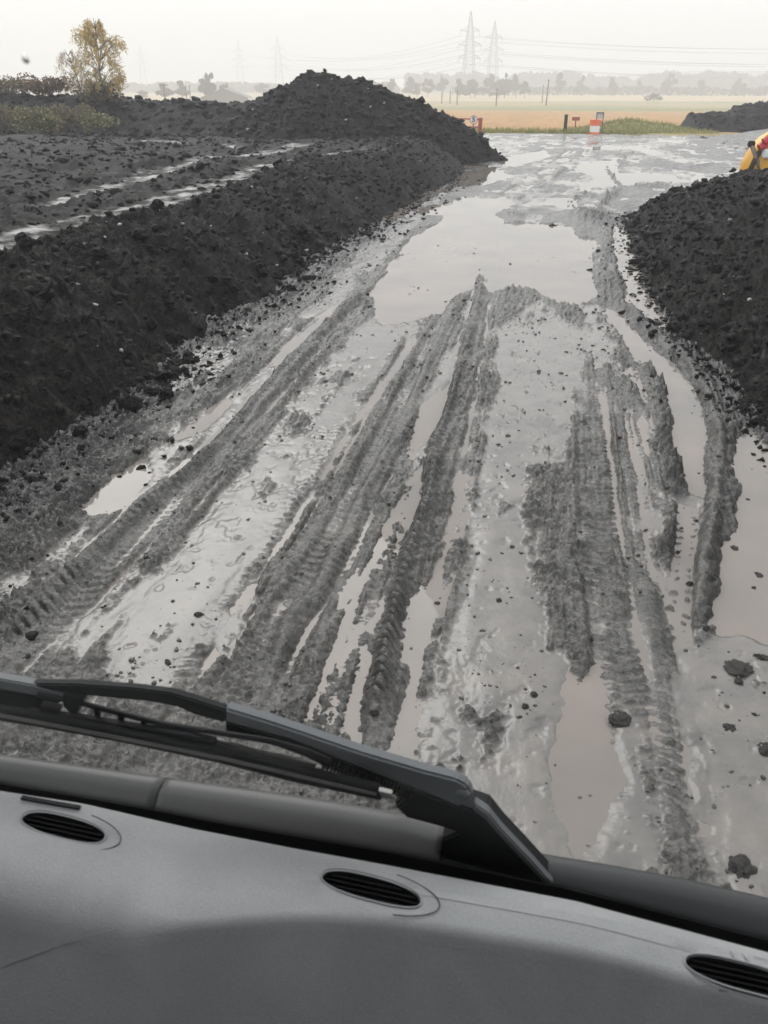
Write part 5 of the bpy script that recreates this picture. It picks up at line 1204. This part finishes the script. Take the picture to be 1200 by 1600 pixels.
bm = bmesh.new(); c_ = LP(722, 1240, .735) - WN*.003; add_lathe(bm, [(0, .0), (.0075, .0), (.0095, .003), (.0095, .008), (0, .008)], 20, Matrix.Translation(c_) @ WN.to_track_quat('Z', 'Y').to_matrix().to_4x4()); bm_obj('pivot_cap', bm, M_ARM, wa, True)
slab('arm_underside', [(352,1129),(450,1156),(525,1186),(600,1216),(655,1239),(640,1246),(600,1232),(520,1200),(450,1172),(352,1146)], .745, .02, M_RUBBER, wa, .002)
slab('arm_head', [(630,1247),(652,1238),(727,1263),(762,1275),(782,1300),(825,1345),(862,1385),(800,1378),(690,1358),(690,1312),(716,1302),(690,1293),(634,1278),(615,1259)], .742, .03, M_BLKPL, cab, .003)
slab('head_edge', [(740,1256),(763,1272),(784,1298),(828,1344),(864,1384),(856,1387),(815,1345),(775,1302),(756,1280),(738,1266)], .736, .012, M_ARM, wa, .002)
hp = [LP(x_, y_, .742) for x_, y_ in ((500,1189),(560,1210),(640,1241))]
bm = bmesh.new(); sp_ = []
for k in range(0, 26*8 + 1):
    f = k/(26*8); c_ = hp[0].lerp(hp[2], f); u = (hp[2] - hp[0]).normalized().cross(WN); a_ = k*2*math.pi/8; sp_.append(c_ + (u*math.cos(a_) + WN*math.sin(a_))*.0068)
add_tube(bm, sp_, .0013, 5); bm_obj('wiper_spring', bm, M_RUBBER, wa)
rod = [(60,1084),(125,1098),(190,1115),(250,1130),(350,1146),(425,1158),(480,1176),(515,1192)]
bm = bmesh.new(); add_tube(bm, [LP(x_, y_, .732) for x_, y_ in rod], [.0036]*6 + [.005, .006], 8); lr = bm_obj('linkage_rod', bm, M_BLKPL, cab, True)
for tx, ty in ((150, 1110), (187, 1120), (223, 1129)): slab('tab', [(tx - 4, ty - 3), (tx + 5, ty - 1), (tx + 5, ty + 13), (tx - 3, ty + 11)], .731, .006, M_BLKPL, lr, .0008)
slab('clip', [(98,1085),(128,1092),(130,1098),(122,1105),(119,1120),(112,1118),(98,1104)], .728, .014, M_BLKPL, lr, .0015)
slab('link_strap', [(335,1155),(400,1174),(480,1191),(500,1195),(507,1201),(502,1207),(470,1203),(400,1189),(335,1167)], .734, .004, M_SPINE, lr, .001)
bm = bmesh.new(); add_lathe(bm, [(0, -.002), (.0035, -.002), (.0045, 0), (.0045, .003), (0, .003)], 12, Matrix.Translation(LP(497, 1201, .731)) @ WN.to_track_quat('Z', 'Y').to_matrix().to_4x4()); bm_obj('rivet', bm, M_BRIGHT, lr)
wb = slab('wiper_blade', [(-60,1098),(0,1110),(175,1143),(350,1178),(470,1206),(592,1234),(596,1252),(450,1221),(350,1195),(204,1164),(117,1147),(0,1127),(-60,1115)], .712, .010, M_RUBBER, cab, .0015)
slab('blade_spine', [(-60,1104),(0,1116),(175,1149),(350,1184),(470,1212),(588,1240),(588,1244),(470,1217),(350,1189),(175,1154),(0,1121),(-60,1109)], .7105, .003, M_SPINE, wb, .0005)
slab('end_clip', [(591,1236),(612,1241),(611,1249),(596,1247)], .709, .006, M_BRIGHT, wb, .0006)
slab('carrier', [(40,1112),(128,1123),(204,1136),(292,1149),(336,1160),(335,1168),(380,1186),(330,1176),(250,1160),(150,1138),(60,1123)], .722, .008, M_BLKPL, wb, .001)
slab('carrier_link', [(62,1103),(92,1110),(88,1126),(74,1124),(60,1116)], .724, .010, M_BLKPL, wb, .001)
a2 = slab('second_arm', [(-60,1050),(0,1062),(50,1071),(99,1085),(97,1094),(50,1086),(0,1077),(-60,1066)], .733, .012, M_ARM, cab, .002)
slab('arm_channel', [(-60,1067),(0,1078),(50,1087),(97,1096),(62,1112),(0,1106),(-60,1098)], .738, .010, M_RUBBER, a2, .001)

# scuttle: the ledge outside, under the glass
tr_pts = [(-80,1172),(0,1184),(120,1201),(240,1218),(400,1240),(520,1258),(620,1276),(700,1300),(830,1338),(940,1356),(1060,1378),(1200,1410),(1280,1432)]
ZT = [LY(x_, y_, .79) for x_, y_ in tr_pts]; xz = [p.x for p in ZT]; zz_ = [p.z for p in ZT]
def scuttle(name, x0, x1, mat, crown=0.0):
    bm = bmesh.new(); pv = None
    for xv in np.linspace(x0, x1, 40):
        zt_ = float(np.interp(xv, xz, zz_)); pr = [(.724, zt_ - .052), (.745, zt_ - .030 + crown), (.77, zt_ - .008 + crown), (.782, zt_ - .002), (.79, zt_), (.80, zt_ - .003), (.81, zt_ - .015), (.82, zt_ - .06), (.82, zt_ - .09), (.724, zt_ - .09)]
        cur = [bm.verts.new((xv, a_, c_)) for a_, c_ in pr]
        if pv:
            for k in range(len(cur)): bm.faces.new((pv[k], cur[k], cur[(k + 1) % len(cur)], pv[(k + 1) % len(cur)]))
        else: bm.faces.new(cur[::-1])
        pv = cur
    bm.faces.new(pv); bmesh.ops.recalc_face_normals(bm, faces=bm.faces); return bm_obj(name, bm, mat, cab, True)
xa = LY(244, 1230, .77).x; xb = LY(690, 1310, .77).x
scuttle('scuttle_panel', -1.12, xa - .002, M_SCUT); scuttle('scuttle_panel', xa + .002, xb, M_SCUT, .003); scuttle('scuttle_panel', xb + .003, .97, M_SCUTB)
bm = bmesh.new(); pv = None
add_box(bm, (-.075, .80, 1.02), (2.09, .05, .82), None, .01); bm_obj('front_panel', bm, M_SCUT, cab)
# shell of the cab: roof, pillars, doors with window openings, rear wall, floor
def cbox(name, c, s_, mat, bev=.01):
    bm = bmesh.new(); add_box(bm, c, s_, None, bev); return bm_obj(name, bm, mat, cab)
cbox('roof', (-.075, -.36, 3.0), (2.3, 1.52, .10), M_LINER); cbox('rear_wall', (-.075, -1.15, 2.0), (2.3, .06, 1.9), M_LINER); cbox('floor', (-.075, -.2, .98), (2.3, 1.9, .06), M_BLKPL)
for sd, xw in ((-1, -1.2), (1, 1.05)):
    d = cbox('door', (xw, -.26, 1.48), (.08, 1.7, .95), M_DASH); cbox('rear_quarter', (xw, -.95, 2.45), (.08, .35, .98), M_LINER)
    bm = bmesh.new(); add_bar(bm, (xw, .72, 1.45), (xw, .36, 2.96), .09); bm_obj('pillar', bm, M_BLKPL, cab)

# ------------------------------------------------------------------ mist
bm = bmesh.new(); add_box(bm, (150, 720, 29), (4400, 1700, 78)); m, n, l, b = new_mat('mist'); n.remove(b)
pvn = n.new('ShaderNodeVolumePrincipled'); pvn.inputs['Color'].default_value = (.935, .945, .965, 1); pvn.inputs['Density'].default_value = 0.0021; pvn.inputs['Anisotropy'].default_value = 0.0
l.new(pvn.outputs[0], n['Material Output'].inputs['Volume'])
hz = bm_obj('haze', bm, m); tag(hz, 'pale even mist filling the air over the fields', None, None, 'stuff')
